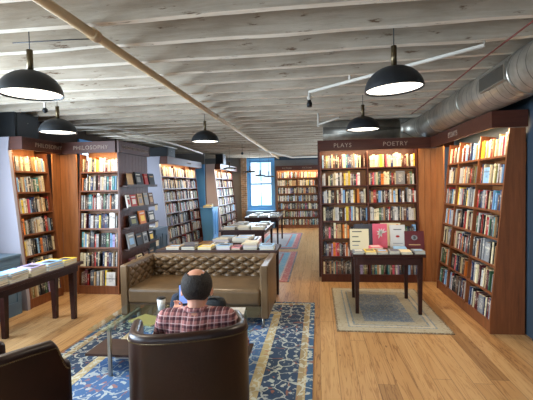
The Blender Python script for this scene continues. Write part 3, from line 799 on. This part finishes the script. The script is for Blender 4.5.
# ------------------------------------------------------------------ sofa
SX0, SX1, SY0, SY1, SH = -2.28, -.56, 4.20, 5.06, .715
sofa = thing('sofa', 'olive tan leather sofa with deep button-tufted back and square arms', 'sofa', ((SX0 + SX1) / 2, (SY0 + SY1) / 2, .011))
LT = M['leather_tan']
def rbox(name, a0, b0, mat, parent, bev): return MB().box(a0, b0, mat).build(name, parent, bev, seg=3)
AT = .085
def tufted(name, origin, ux, uz, un, W, Hh, parent, cols, rows_, depth=.05):
    mb = MB(); nu, nv = cols * 12, rows_ * 12; ux, uz, un, O = Vector(ux), Vector(uz), Vector(un), Vector(origin)
    for j in range(nv + 1):
        for i in range(nu + 1):
            u, v = i / nu, j / nv; p = u * cols; q = v * rows_
            s1_, s2_ = abs(math.sin(PI * (p + q) / 2)), abs(math.sin(PI * (p - q) / 2))
            h = (s1_ * s2_) ** .45 * depth
            e = min(1, v * 10, (1 - v) * 10, u * 25, (1 - u) * 25); h *= max(0, e)
            mb.v.append(O + ux * (u * W) + uz * (v * Hh) + un * (h + .004))
    for j in range(nv):
        for i in range(nu):
            a_ = j * (nu + 1) + i; mb.face([a_, a_ + 1, a_ + nu + 2, a_ + nu + 1], LT, sm=True)
    bt = mb
    for j in range(1, rows_):
        for i in range(0, cols + 1):
            if (i + j) % 2 == 0 and 0 < i < cols:
                bt.ball(O + ux * (i / cols * W) + uz * (j / rows_ * Hh) + un * .006, .011, LT, n=8, m=6)
    return mb.build(name, parent)
rbox('arm', (SX0, SY0, .13), (SX0 + AT, SY1, SH), LT, sofa, .014); rbox('arm', (SX1 - AT, SY0, .13), (SX1, SY1, SH), LT, sofa, .014)
rbox('backrest', (SX0 + AT, SY1 - .13, .13), (SX1 - AT, SY1, SH), LT, sofa, .014)
rbox('base', (SX0 + AT, SY0 + .03, .13), (SX1 - AT, SY1 - .13, .27), LT, sofa, .01)
rbox('seat_cushion', (SX0 + AT + .004, SY0 - .01, .272), (SX1 - AT - .004, SY1 - .15, .45), LT, sofa, .035)
tufted('tufted_back', (SX0 + AT, SY1 - .13, .40), (1, 0, 0), (0, 0, 1), (0, -1, 0), SX1 - SX0 - 2 * AT, SH - .415, sofa, 18, 6)
tufted('tufted_arm_lining', (SX0 + AT, SY0 + .04, .40), (0, 1, 0), (0, 0, 1), (1, 0, 0), SY1 - SY0 - .17, SH - .415, sofa, 8, 6, .02)
tufted('tufted_arm_lining', (SX1 - AT, SY1 - .13, .40), (0, -1, 0), (0, 0, 1), (-1, 0, 0), SY1 - SY0 - .17, SH - .415, sofa, 8, 6, .02)
for x in (SX0 + .07, SX1 - .07):
    for yy in (SY0 + .07, SY1 - .07):
        MB().tube([(x, yy, .0115), (x, yy, .13)], .014, M['steel']).build('leg', sofa)

# ------------------------------------------------------------------ armchairs
def armchair(label, cx, cy, rot, hw=.36, dp=.62):
    """local: back at y=0, facing +y, centre x=0"""
    root = thing('armchair', label, 'armchair', (cx, cy, .011), 'dark leather barrel armchairs', rot)
    W = wmat(root); D = M['leather_dark']
    # plan curve, from left arm front round the back to right arm front
    pts = []
    n = 60
    def plan(s_):  # s in -1..1, a rounded back running into straight arms
        a_ = abs(s_); sg = 1 if s_ > 0 else -1; bk = .24
        if a_ < .56:
            t = a_ / .56 * PI / 2; ct_, st_ = math.cos(t), math.sin(t); e = .72
            x = hw * st_ ** e if st_ > 0 else 0; y = bk * (1 - ct_ ** e) if ct_ > 0 else bk
            nx, ny = st_ ** 1.2 / hw, -max(ct_, 0) ** 1.2 / bk; l_ = math.hypot(nx, ny); nx, ny = nx / l_, ny / l_
        else: t = (a_ - .56) / .44; x = hw; y = bk + t * (dp - .06 - bk); nx, ny = 1, 0
        return Vector((sg * x, y, 0)), Vector((sg * nx, ny, 0))
    def top(s_):
        a_ = abs(s_)
        if a_ < .88: return .770 - .035 * (a_ / .88) ** 2
        t = (a_ - .88) / .12
        return .735 - .15 * math.sin(min(1, t * 1.15) * PI / 2) ** 1.3
    T = .065
    mb = MB(); ring = []
    prof_n = 10
    for k in range(n + 1):
        s_ = -1 + 2 * k / n; p, nn = plan(s_); zt = top(s_) - .011
        pr = [(0, .14), (-.004, .3), (-.0, zt - .05)] + [(T / 2 - T / 2 * math.cos(q * PI / 6) - 0, zt - .03 + .03 * math.sin(q * PI / 6)) for q in range(0, 7)] + [(T + .004, .3), (T, .14)]
        rg = []
        for (d, z) in pr: q = p - nn * d; rg.append(len(mb.v)); mb.v.append(W @ Vector((q.x, q.y, z)))
        ring.append(rg)
    m_ = len(ring[0])
    for k in range(n):
        for j in range(m_): mb.face([ring[k][j], ring[k + 1][j], ring[k + 1][(j + 1) % m_], ring[k][(j + 1) % m_]], D, sm=True)
    mb.face(ring[0], D); mb.face(ring[-1][::-1], D)
    sh = mb.build('back_shell', root)
    nl = MB(); pp = []; rr_ = []
    for k in range(321):
        s_ = -1 + 2 * k / 320; p, nn = plan(s_); q = p + nn * .001; pp.append(W @ Vector((q.x, q.y, top(s_) - .011 - .045))); rr_.append(.0050 if k % 2 else .0022)
    nl.tube(pp, rr_, M['brass'], 6, sm=False).build('nailhead_trim', root)
    # piping along the rim
    X = W
    mb = MB().box((-hw + T + .003, .15, .14), (hw - T - .003, dp - .06, .30), D, X).build('seat_base', root, .01)
    MB().box((-hw + T + .006, .15, .302), (hw - T - .006, dp - .01, .44), D, X).build('seat_cushion', root, .04, seg=4)
    for sx in (-1, 1):
        for yy in (.16, dp - .12):
            a0 = W @ Vector((sx * (hw - .09), yy, 0.0005)); b0 = W @ Vector((sx * (hw - .08), yy, .14))
            MB().tube([a0, b0], [.014, .022], M['table'], 10).build('leg', root)
    return root
armchair('dark brown leather barrel armchair in front, with the seated man in it', -.725, 2.10, math.radians(21))
armchair('dark brown leather barrel armchair, empty, cut off at the lower left', -2.00, 1.70, math.radians(-19))

# ------------------------------------------------------------------ coffee table
ct = thing('coffee_table', 'glass-topped coffee table with slim metal frame and dark lower shelf', 'coffee table', (-1.25, 3.33, .011))
GX0, GX1, GY0, GY1, GZ = -1.92, -.55, 2.98, 3.66, .42
MB().box((GX0, GY0, GZ), (GX1, GY1, GZ + .012), M['tableglass']).build('glass_top', ct)
fr = MB()
for x in (-1.77, -.70):
    fr.box((x - .014, 3.05, GZ - .025), (x + .014, 3.60, GZ - .001), M['steel'])
for yy in (3.12, 3.42):
    fr.box((-1.756, yy - .012, .135), (-.714, yy + .012, .15), M['steel'])
fr.build('frame', ct)
for x in (-1.77, -.70):
    for yy in (3.05, 3.60): MB().box((x - .013, yy - .013, .012), (x + .013, yy + .013, GZ - .001), M['steel']).build('leg', ct)
MB().box((-2.03, 3.10, .151), (-.6, 3.44, .170), M['shelfdark']).build('lower_shelf', ct)
GT = GZ + .0125
flat_book(-1.50, 3.22, GT, .20, .27, .012, 'olive', 1.2, 'olive magazine lying on the left of the glass coffee table', 'books on the coffee table')
flat_book(-1.20, 3.10, GT, .11, .2, .045, 'white', -.3, 'thick white book on the glass coffee table beside the armchair', 'books on the coffee table')
flat_book(-.84, 3.5, GT, .3, .2, .012, 'white', .1, 'white magazine on the glass coffee table right of the man', 'books on the coffee table')
flat_book(-1.56, 3.28, .171, .16, .22, .05, 'tan', 1.4, 'tan book on the lower shelf of the coffee table', 'books on the coffee table')
flat_book(-1.28, 3.27, .171, .2, .26, .02, 'charcoal', 1.2, 'charcoal magazine on the lower shelf of the coffee table', 'books on the coffee table')
def soft_bag(label, x, y, z, w, d, h, mat, rot=0):
    root = thing('bag', label, 'bag', (x, y, z), None, rot); X = wmat(root)
    mb = MB(); n, m_ = 20, 10
    for j in range(m_ + 1):
        v = j / m_; zz = v * h; k = (1 - .35 * v ** 3) * (1 - .9 * max(0, v - .9) * 10 * .5)
        for i in range(n):
            t = 2 * PI * i / n; cx_, cy_ = math.cos(t), math.sin(t)
            sx = math.copysign(abs(cx_) ** .6, cx_); sy = math.copysign(abs(cy_) ** .6, cy_)
            mb.v.append(X @ Vector((sx * w / 2 * k, sy * d / 2 * k, zz)))
    for j in range(m_):
        for i in range(n):
            a_ = j * n + i; b_ = j * n + (i + 1) % n; mb.face([a_, b_, b_ + n, a_ + n], mat, sm=True)
    mb.face(list(range(n))[::-1], mat); mb.face([m_ * n + i for i in range(n)], mat)
    mb.build('body', root)
    MB().tube([X @ Vector((-w * .22, -d * .3, h * .8)), X @ Vector((-w * .12, -d * .42, h * 1.0)), X @ Vector((w * .12, -d * .42, h * 1.0)), X @ Vector((w * .22, -d * .3, h * .8))], .008, M['black'], 8).build('handle', root)
    MB().box((-w * .3, -d * .53, h * .15), (w * .3, -d * .40, h * .5), mat, X).build('front_pocket', root, .01)
    return root
soft_bag('dark grey backpack standing on the coffee table left of the man', -1.25, 3.42, GT, .24, .14, .20, plain('bag_fabric', S(52, 58, 70), .8, .1, var=.4, scale=25), .2)
soft_bag('small black bag standing on the coffee table right of the man', -.96, 3.45, GT, .24, .12, .16, M['black'], -.1)
soft_bag('bright blue bag on the cabinet at the far left edge', -4.0, 3.83, .781, .30, .2, .16, plain('blue_cloth', S(44, 92, 150), .8, .1, var=.3, scale=20), 1.2)
def cup(label, x, y, z, r, h, mat):
    root = thing('paper_cup', label, 'cup', (x, y, z))
    MB().lathe([(0, z + .001), (r * .78, z + .001), (r, z + h), (r * .93, z + h), (r * .72, z + .006), (0, z + .006)], (x, y, 0), mat, 20).build('cup_body', root)
    MB().lathe([(r * 1.06, z + h), (r * 1.06, z + h + .008), (r * .9, z + h + .014), (0, z + h + .014)], (x, y, 0), M['black'], 20).build('lid', root)
cup('white paper cup with dark lid on the coffee table', -1.50, 3.52, GT, .04, .11, plain('cup_white', S(226, 224, 220), .6))

# ------------------------------------------------------------------ person
def capsule_mesh(mb, pts, rad, mat, n=14):
    for i in range(len(pts) - 1):
        p, q = Vector(pts[i]), Vector(pts[i + 1]); st = 6
        for k in range(st + 1):
            t = k / st; r = rad[i] * (1 - t) + rad[i + 1] * t; mb.ball(p.lerp(q, t), r, mat, n=n, m=8)
def remesh(ob, vox, smooth=6):
    r = ob.modifiers.new('remesh', 'REMESH'); r.mode = 'VOXEL'; r.voxel_size = vox; r.use_smooth_shade = True
    s = ob.modifiers.new('smooth', 'SMOOTH'); s.iterations = smooth; s.factor = .5
PX, PY = -.805, 2.43     # pelvis region of the sitter
pr = thing('person', 'seated balding man in a red plaid shirt looking down at a phone, seen from behind', 'person', (PX, PY + .1, .425), None, math.radians(8))
P = lambda x, y, z: wmat(pr) @ Vector((x, y - .1, z - .45))
SKN = M['skin']; mb = MB()
hd = P(.0, -.02, 0); HC = P(.0, .0, .955); 
HX = Matrix.Rotation(math.radians(8), 4, 'Z') @ Matrix.Rotation(math.radians(-24), 4, 'X')
def HP(x, y, z): return HC + HX.to_3x3() @ (Vector((x, y, z)) * 1.1)
# head (faces +y)
mb.ball(HP(0, -.012, .028), (.091, .110, .101), SKN, HX, 24, 16)
mb.ball(HP(0, .028, -.03), (.070, .084, .086), SKN, HX, 20, 12)
mb.ball(HP(0, .062, -.082), (.034, .032, .028), SKN, HX, 14, 8)
capsule_mesh(mb, [HP(0, .096, .012), HP(0, .122, -.03)], [.010, .016], SKN, 10)
for s in (-1, 1):
    mb.ball(HP(s * .030, .088, .008), (.017, .012, .011), SKN, HX, 10, 8)
    mb.ball(HP(s * .030, .093, .030), (.024, .010, .007), SKN, HX, 10, 8)
    mb.ball(HP(s * .086, -.004, -.008), (.009, .024, .034), SKN, HX @ Matrix.Rotation(s * -.35, 4, 'Z'), 12, 8)
mb.ball(HP(0, .098, -.053), (.026, .012, .006), SKN, HX, 12, 6); mb.ball(HP(0, .096, -.064), (.022, .012, .006), SKN, HX, 12, 6)
capsule_mesh(mb, [P(0, -.045, .80), P(0, -.03, .90), HP(0, -.02, -.03)], [.062, .056, .058], SKN)
# torso, pelvis, legs under the clothes
capsule_mesh(mb, [P(0, .02, .50), P(0, -.02, .62), P(0, -.05, .74), P(0, -.05, .80)], [.12, .125, .115, .07], SKN)
SHL = {}
for s in (-1, 1):
    sh, el, wr = P(s * .185, -.035, .785), P(s * .27, .12, .56), P(s * .10 - .04, .36, .60)
    if s < 0: wr = P(-.235, .29, .685); el = P(-.28, .10, .56)
    SHL[s] = (sh, el, wr)
    capsule_mesh(mb, [P(s * .08, -.045, .80), sh, el, wr], [.06, .052, .042, .027], SKN)
    hip, kn, an, to = P(s * .09, .05, .50), P(s * .13, .42, .50), P(s * .14, .44, .13), P(s * .16, .60, .095)
    capsule_mesh(mb, [hip, kn, an], [.085, .055, .038], SKN); capsule_mesh(mb, [an, to], [.035, .03], SKN)
    # hand: palm, four fingers, thumb
    if s < 0: d1, up1 = (P(-.20, .39, .745) - wr).normalized(), Vector((0, 0, 1))
    else: d1, up1 = (P(-.10, .43, .66) - wr).normalized(), Vector((0, 0, 1))
    sd = d1.cross(up1).normalized(); nrm = sd.cross(d1)
    palm = wr + d1 * .045
    for k in range(4):
        off = sd * ((k - 1.5) * .019); capsule_mesh(mb, [wr + off * .6, palm + off + d1 * .035], [.015, .012], SKN, 8)
        ln = [.062, .075, .070, .054][k]; a0 = palm + off + d1 * .035; a1 = a0 + d1 * ln * .45 + nrm * .006; a2 = a1 + d1 * ln * .15 - nrm * 0 + nrm * .02; a3 = a2 + nrm * .018 - d1 * .008
        capsule_mesh(mb, [a0, a1, a2, a3], [.0095, .0088, .008, .007], SKN, 8)
    tb = wr + d1 * .02 + sd * (.03 * (1 if s < 0 else -1)); capsule_mesh(mb, [tb, tb + sd * .02 * (1 if s < 0 else -1) + d1 * .03, tb + sd * .022 * (1 if s < 0 else -1) + d1 * .055 + nrm * .008], [.012, .010, .008], SKN, 8)
body = mb.build('body', pr); remesh(body, .0055, 4)
# shirt
mb = MB(); PM = M['plaid']
capsule_mesh(mb, [P(0, .02, .47), P(0, -.01, .60), P(0, -.03, .72)], [.145, .15, .145], PM)
for s in (-1, 1):
    sh, el, wr = SHL[s]
    capsule_mesh(mb, [P(s * .08, .02, .50), P(s * .09, -.01, .62), P(s * .10, -.035, .735)], [.125, .125, .105], PM)
    capsule_mesh(mb, [P(s * .03, -.05, .80), P(s * .10, -.045, .785), sh + Vector((0, 0, -.012)), el, el.lerp(wr, .75)], [.072, .074, .078, .060, .045], PM)
sho = mb.build('shirt', pr, origin=tuple(P(0, 0, .6))); remesh(sho, .008, 8)
# collar
cl = MB(); ring = []
for k in range(25):
    t = 2 * PI * k / 24; ring.append(P(.068 * math.sin(t), -.042 - .062 * math.cos(t), .853 - .012 * (1 - math.cos(t)) * .5))
cl.tube(ring, .016, PM, 8, cap=False); cl.build('collar', sho)
# trousers & shoes
mb = MB()
for s in (-1, 1):
    capsule_mesh(mb, [P(s * .05, .05, .50), P(s * .10, .10, .515), P(s * .13, .42, .51), P(s * .14, .44, .18)], [.11, .10, .075, .06], M['denim'])
remesh(mb.build('trousers', pr), .01, 5)
for s in (-1, 1):
    sb = MB(); capsule_mesh(sb, [P(s * .14, .43, .085), P(s * .165, .63, .078)], [.045, .038], M['black']); so = sb.build('shoe', pr); remesh(so, .008, 4)
# hair: horseshoe round the bald crown
mb = MB()
N1, N2 = 40, 22
for j in range(N2 + 1):
    ph = PI * j / N2
    for i in range(N1):
        t = 2 * PI * i / N1
        x, y_, z = math.sin(ph) * math.sin(t), math.sin(ph) * math.cos(t), math.cos(ph)
        mb.v.append(HP(x * .0885, y_ * .106 - .014, z * .098 + .026))
for j in range(N2):
    for i in range(N1):
        t = 2 * PI * (i + .5) / N1; ph = PI * (j + .5) / N2
        z = math.cos(ph); yy = math.sin(ph) * math.cos(t); xx = math.sin(ph) * math.sin(t)
        bald = (xx / .62) ** 2 + ((yy + .32) / .62) ** 2 < 1 and z > .35
        facez = yy > .42 and z < .9
        low = z < (-.88 if yy < .1 else -.25)
        if bald or facez or low or (yy > .05 and z > .55): continue
        a_ = j * N1 + i; b_ = j * N1 + (i + 1) % N1; mb.face([a_, b_, b_ + N1, a_ + N1], M['hair'], sm=True)
hr = mb.build('hair', pr)
sf = hr.modifiers.new('solid', 'SOLIDIFY'); sf.thickness = .010; sf.offset = 0
ss = hr.modifiers.new('sub', 'SUBSURF'); ss.levels = 2; ss.render_levels = 2
gl = MB()
for s in (-1, 1):
    gl.tube([HP(s * .088, -.01, .018), HP(s * .086, .10, .014), HP(s * .06, .112, .012)], .0022, M['black'], 6)
    rg = [HP(s * .032 + .024 * math.cos(q * PI / 8), .118, .008 + .019 * math.sin(q * PI / 8)) for q in range(17)]
    gl.tube(rg, .0018, M['black'], 6, cap=False)
tag(gl.build('glasses', None), 'thin dark eyeglasses worn by the seated man', 'glasses')
# phone in the left hand
hp = SHL[-1][2]
ph_c = P(-.170, .395, .82)
ph = thing('phone', 'smartphone with glowing blue screen held in the man\'s left hand', 'phone', tuple(ph_c))
PXm = Matrix.Translation(ph_c) @ Matrix.Rotation(math.radians(18), 4, 'Z') @ Matrix.Rotation(math.radians(-24), 4, 'X')
MB().box((-.037, -.004, -.075), (.037, .004, .075), M['black'], PXm).build('case', ph, .003)
MB().box((-.033, -.0052, -.068), (.033, -.0042, .068), M['lcd'], PXm).build('screen', ph)

# ------------------------------------------------------------------ ceiling things
def pendant(x, y, z, label, R_=.21, H_=.172, group='dome pendant lamps', energy=19, cords=True, tilt=0.0):
    root = thing('pendant_lamp', label, 'pendant lamp', (x, y, z), group)
    T = Matrix.Rotation(tilt, 4, 'Y'); c = Vector((x, y, z))
    pr_ = [(R_ * math.cos(k * PI / 2 / 12), H_ * math.sin(k * PI / 2 / 12)) for k in range(12)] + [(.012, H_)]
    pi_ = [(.012, H_ - .012)] + [((R_ - .006) * math.cos(k * PI / 2 / 12), (H_ - .01) * math.sin(k * PI / 2 / 12)) for k in range(11, -1, -1)]
    MB().lathe(pr_ + pi_ + [pr_[0]], c, M['blackmatte'], 40, T).build('shade', root)
    MB().lathe([(0, .012), (R_ - .012, .012), (R_ - .012, .018), (0, .018)], c, M['bulb'], 40, T).build('diffuser', root)
    MB().tube([c + Vector((0, 0, H_)), c + Vector((0, 0, H_ + .145))], .021, M['brass'], 16).build('stem', root)
    MB().tube([c + Vector((0, 0, H_ + .145)), Vector((x, y, ZC))], .0035, M['black'], 6).build('cord', root)
    light('pendant_light', 'AREA', c + Vector((0, 0, -.004)), energy, (1, .86, .66), root, shape='DISK', size=R_ * 1.8)
    return root
pendant(-2.02, 2.57, 2.28, 'black dome pendant lamp nearest at the upper left')
pendant(.562, 2.98, 2.28, 'black dome pendant lamp nearest on the right side, tilted slightly', tilt=-.05)
pendant(.577, 5.10, 2.28, 'black dome pendant lamp above the display table, before plays and poetry')
pendant(-3.08, 4.34, 2.28, 'black dome pendant lamp in front of the philosophy corner')
pendant(-1.69, 5.79, 2.28, 'black dome pendant lamp hanging over the sofa table in the middle')
for (x, y, z, lb) in ((-2.51, 11.0, 2.09, 'leftmost of the small flat pendant lamps in front of the far window'), (-2.16, 12.4, 2.03, 'small flat pendant lamp second from the left by the far window'),
                      (-1.97, 13.3, 1.93, 'small flat pendant lamp third from the left by the far window'), (-1.72, 13.7, 1.90, 'rightmost of the small flat pendant lamps by the far window')):
    pendant(x, y, z, lb, R_=.20, H_=.06, group='flat pendant lamps', energy=6)

# beige pipe, lengthwise
pp = thing('ceiling_pipe', 'long beige pipe running diagonally under the joists across the ceiling', 'pipe', (-1.46, 6, 2.62))
MB().tube([(-1.46, -2.0, 2.622), (-1.46, 14.7, 2.622)], .031, M['pipe'], 16).build('pipe_run', pp)
for yy in (2.46, 5.6, 9.2): MB().tube([(-1.46, yy - .035, 2.622), (-1.46, yy + .035, 2.622)], .040, M['pipe'], 16).build('coupling', pp)
# white branch line with sprinkler head
sp = thing('sprinkler_pipe', 'white sprinkler pipe slanting across the joists near the right lamps', 'pipe', (.6, 3.8, 2.62))
MB().tube([(-.08, 4.36, 2.62), (1.27, 3.2, 2.63), (1.27, 3.2, 2.78)], .016, M['whitepaint'], 10).build('pipe_run', sp)
MB().tube([(-.08, 4.36, 2.62), (-.08, 4.36, 2.52)], .014, M['whitepaint'], 10).tube([(-.08, 4.36, 2.57), (-.08, 4.36, 2.54)], .026, M['whitepaint'], 12).build('drop_fitting', sp)
MB().tube([(-.08, 4.36, 2.53), (-.08, 4.36, 2.49), (-.08, 4.36, 2.455)], [.018, .032, .026], M['black'], 12).build('sprinkler_head', sp)
MB().tube([(.33, 4.01, 2.63), (.33, 4.01, 2.72)], .012, M['whitepaint'], 8).build('hanger', sp)
sp2 = thing('sprinkler_pipe', 'short white sprinkler drop with black head above the philosophy lamp', 'pipe', (-3.3, 4.4, 2.62))
MB().tube([(-3.30, 4.42, 2.75), (-3.30, 4.42, 2.60)], .014, M['whitepaint'], 10).build('pipe_run', sp2)
MB().ball((-3.30, 4.42, 2.575), .032, M['black'], n=14, m=8).build('sprinkler_head', sp2)
sp3 = thing('sprinkler_pipe', 'white sprinkler pipe above the plays header with upright fitting', 'pipe', (.1, 5.9, 2.5))
MB().tube([(.02, 5.9, 2.66), (.02, 5.9, 2.46)], .016, M['whitepaint'], 10).tube([(.02, 5.9, 2.49), (.32, 5.7, 2.55)], .014, M['whitepaint'], 10).build('pipe_run', sp3)
cs = thing('ceiling_sensor', 'small black sensor hanging from the ceiling before the far window', 'sensor', (-1.9, 9.8, 2.4))
MB().tube([(-1.9, 9.8, 2.67), (-1.9, 9.8, 2.46)], .005, M['black'], 6).build('rod', cs)
MB().ball((-1.9, 9.8, 2.43), .035, M['black'], n=12, m=8).build('sensor_head', cs)
# white pipes on the far ceiling
fp = thing('ceiling_pipe', 'white pipe crossing the far ceiling in front of the end wall', 'pipe', (-1.2, 12.5, 2.6))
MB().tube([(-1.6, 10.6, 2.6), (-.9, 13.9, 2.58), (.6, 13.9, 2.58)], .03, M['whitepaint'], 10).build('pipe_run', fp)
# red cable
cb = MB().tube([(1.56, 2.6, 2.655), (1.43, 2.84, 2.655), (1.42, 3.6, 2.65), (1.45, 4.6, 2.655), (1.44, 6.3, 2.655)], .006, M['redwire'], 6).build('cable')
tag(cb, 'thin red cable running along the joists beside the round duct', 'cable')
wr = MB().tube([(-2.15, 2.57, 2.655), (-1.7, 2.60, 2.66), (-1.49, 2.62, 2.66)], .004, M['black'], 6).build('cable')
tag(wr, 'thin black cable from the near left pendant lamp to the beige pipe', 'cable')

# round duct
DX, DZ, DR = 1.78, 2.52, .20
du = thing('air_duct', 'large round galvanised spiral duct along the right side of the ceiling', 'duct', (DX, 4.5, DZ))
o = MB().tube([(0, -2.0 - 2.0, 0), (0, 1.5, 0), (0, 6.6 - 2.0, 0)], DR, M['duct'], 40).build('duct_run', None); o.location = (DX, 2.0, DZ)
o.parent = du; o.matrix_parent_inverse = pinv(du)
el = MB(); pts = [(DX - .38 + .38 * math.cos(t), 6.6 + .38 * math.sin(t), DZ + .0) for t in [k * PI / 2 / 8 for k in range(9)]]
el.tube(pts, DR, M['duct'], 32).build('elbow', du)
MB().tube([(DX - .38, 6.98, DZ), (.10, 6.98, DZ - .0)], DR * .9, M['duct'], 32).build('branch_run', du)
for yy in (2.2, 3.55, 4.75, 5.9):
    MB().tube([(DX, yy - .025, DZ), (DX, yy + .025, DZ)], DR + .006, M['steel'], 40).build('joint_band', du)
for yy in (4.2, 5.4):
    MB().box((DX - .01, yy - .01, DZ + DR - .005), (DX + .01, yy + .01, ZC), M['steel']).build('hanger_strap', du)
vg = MB(); gx, gz = -math.cos(math.radians(38)), -math.sin(math.radians(-10))
GX = Matrix.Translation((DX, 3.80, DZ))
vg.box((-DR - .022, -.26, -.075), (-DR + .02, .26, -.062), M['steel'], GX).box((-DR - .022, -.26, .062), (-DR + .02, .26, .075), M['steel'], GX)
vg.box((-DR - .022, -.26, -.062), (-DR + .02, -.245, .062), M['steel'], GX).box((-DR - .022, .245, -.062), (-DR + .02, .26, .062), M['steel'], GX)
vgo = vg.build('grille_frame', du)
sl = MB()
sl.box((-DR - .006, -.245, -.062), (-DR + .01, .245, .062), M['black'], GX)
for k in range(24): sl.box((-DR - .018, -.24 + k * .0205, -.06), (-DR - .006, -.234 + k * .0205, .06), M['steel'], GX)
sl.build('grille_louvres', vgo)

# dark equipment on top of the cases
def speaker(label, x, y, z, w, d, h):
    root = thing('loudspeaker', label, 'loudspeaker', (x, y, z))
    MB().box((x - w / 2, y - d / 2, z), (x + w / 2, y + d / 2, z + h), M['black']).build('cabinet', root, .008)
    MB().box((x + w / 2, y - d * .42, z + .03), (x + w / 2 + .006, y + d * .42, z + h - .03), M['blackmatte']).build('front_grille', root)
    MB().ball((x + w / 2 + .007, y, z + h * .62), .008, M['steel'], n=8, m=6).build('badge', root)
speaker('black speaker box on top of the aisle-facing philosophy bookcase', -4.2, 5.02, 2.312, .34, .46, .36)
speaker('black box on top of the three-bay bookcase end', -3.62, 8.85, 2.312, .42, .5, .22)
speaker('black speaker box above the bookcase by the brick pier', -3.17, 12.6, 2.312, .25, .4, .34)
for k, (x, y) in enumerate(((-3.68, 10.2),)):
    pass

# low trunking line above the left cases
tr = MB().tube([(-3.75, 5.6, 2.56), (-3.2, 6.0, 2.58), (-3.15, 8.6, 2.56), (-3.3, 11.0, 2.56)], .022, M['whitepaint'], 10).tube([(-3.6, 6.3, 2.58), (-3.55, 9.6, 2.58)], .016, M['whitepaint'], 8).build('pipe_run')
tag(tr, 'pair of thin pale pipes above the face-out rack and left bookcases', 'pipe')

# ------------------------------------------------------------------ shelf books: the 300 largest in view one by one, the rest together
bpy.context.view_layer.update()
dg = bpy.context.evaluated_depsgraph_get()
def spine_pt(b, fu, fv):
    return b['U'].R @ Vector((b['x'] + b['w'] * fu, b['d'], b['v'] + b['h'] * fv))
cand = []
for b in SHELF:
    q = [proj(spine_pt(b, fu, fv)) for fu, fv in ((0, 0), (1, 0), (1, 1), (0, 1))]
    if min(t[2] for t in q) < .1: b['area'] = 0; continue
    ar = abs(sum(q[i][0] * q[(i + 1) % 4][1] - q[(i + 1) % 4][0] * q[i][1] for i in range(4))) / 2
    cx = sum(t[0] for t in q) / 4; cy = sum(t[1] for t in q) / 4; b['px'] = cx
    if not (0 < cx < 533 and 0 < cy < 400): b['area'] = 0; continue
    b['area'] = ar
budget = 300 - len([o for o in bpy.data.objects if o.get('category') == 'book'])
order = sorted(SHELF, key=lambda b: -b['area'])
chosen = []
for b in order:
    if len(chosen) >= budget: break
    if b['area'] <= 0: break
    vis = 0
    for fu, fv in ((.5, .15), (.5, .5), (.5, .85)):
        p = spine_pt(b, fu, fv); d = p - EYE; L = d.length
        hit, loc, nr, ix, ob, mx = SC.ray_cast(dg, EYE, d.normalized(), distance=L - .02)
        e = 0
        while hit and ob.name.startswith('glass'):
            st = loc + d.normalized() * .02; hit, loc, nr, ix, ob, mx = SC.ray_cast(dg, st, d.normalized(), distance=(p - st).length - .02)
        vis += 0 if hit else 1
    if vis >= 1 and b['area'] * vis / 3 > 8: chosen.append(b)
cs_ = set(id(b) for b in chosen)
ORD = ['first', 'second', 'third', 'fourth', 'fifth', 'sixth', 'seventh', 'eighth', 'ninth', 'tenth', 'eleventh', 'twelfth', 'thirteenth', 'fourteenth', 'fifteenth', 'sixteenth', 'seventeenth',
       'eighteenth', 'nineteenth', 'twentieth', 'twenty-first', 'twenty-second', 'twenty-third', 'twenty-fourth', 'twenty-fifth', 'twenty-sixth', 'twenty-seventh', 'twenty-eighth', 'twenty-ninth', 'thirtieth']
rest = MB()
for i, b in enumerate(SHELF):
    X = b['U'].R @ Matrix.Translation((b['x'], b['d'], b['v'] + .0006))
    c = b['c']
    if id(b) in cs_:
        mb = MB(); book_geo(mb, X, b['w'] - .0008, b['h'], b['t'], CM[c], i)
        o = mb.build('book')
        bay = '' if b['nb'] == 1 else (', left bay' if b['bay'] == 0 else (', right bay' if b['bay'] == b['nb'] - 1 else ', middle bay'))
        size = 'thin ' if b['w'] < .02 else ('thick ' if b['w'] > .033 else '')
        if b['face']: size = 'face-out '
        nm = {'A': 'aisle-facing philosophy bookcase', 'B': 'forward-facing philosophy bookcase', 'P': 'plays and poetry case', 'R': 'right wall bookcase', 'D': 'three-bay aisle bookcase', 'E': 'pier bookcase', 'F': 'far bookcase'}[b['key']]
        tag(o, '%s%s book, %s from left, %s shelf%s, %s' % (size, PAL[c][0], ORD[min(b['idx'], 29)], ROWN[b['row']], bay, nm), 'book', 'books on the ' + nm)
    else:
        book_geo(rest, X, b['w'] - .0008, b['h'], b['t'], CM[c], i)
ro = rest.build('books'); ro['kind'] = 'stuff'; tag(ro, 'remaining books packed upright on the bookcase shelves around the shop', 'books')
print('books individually', len([o for o in bpy.data.objects if o.get('category') == 'book']), 'total shelf', len(SHELF), 'chosen keys', {k: sum(1 for b in chosen if b['key'] == k) for k in 'ABDEFPR'})

# ------------------------------------------------------------------ world and view
w = bpy.data.worlds.new('world'); SC.world = w; w.use_nodes = True
bg = w.node_tree.nodes['Background']; bg.inputs[0].default_value = (.72, .86, 1, 1); bg.inputs[1].default_value = 4.5
SC.view_settings.view_transform = 'Standard'; SC.view_settings.look = 'None'; SC.view_settings.gamma = 1
SC.view_settings.use_curve_mapping = False
SC.view_settings.exposure = -0.08
SC.cycles.use_denoising = True
SC.cycles.max_bounces = 8; SC.cycles.diffuse_bounces = 5; SC.cycles.transparent_max_bounces = 12
SC.cycles.sample_clamp_indirect = 6
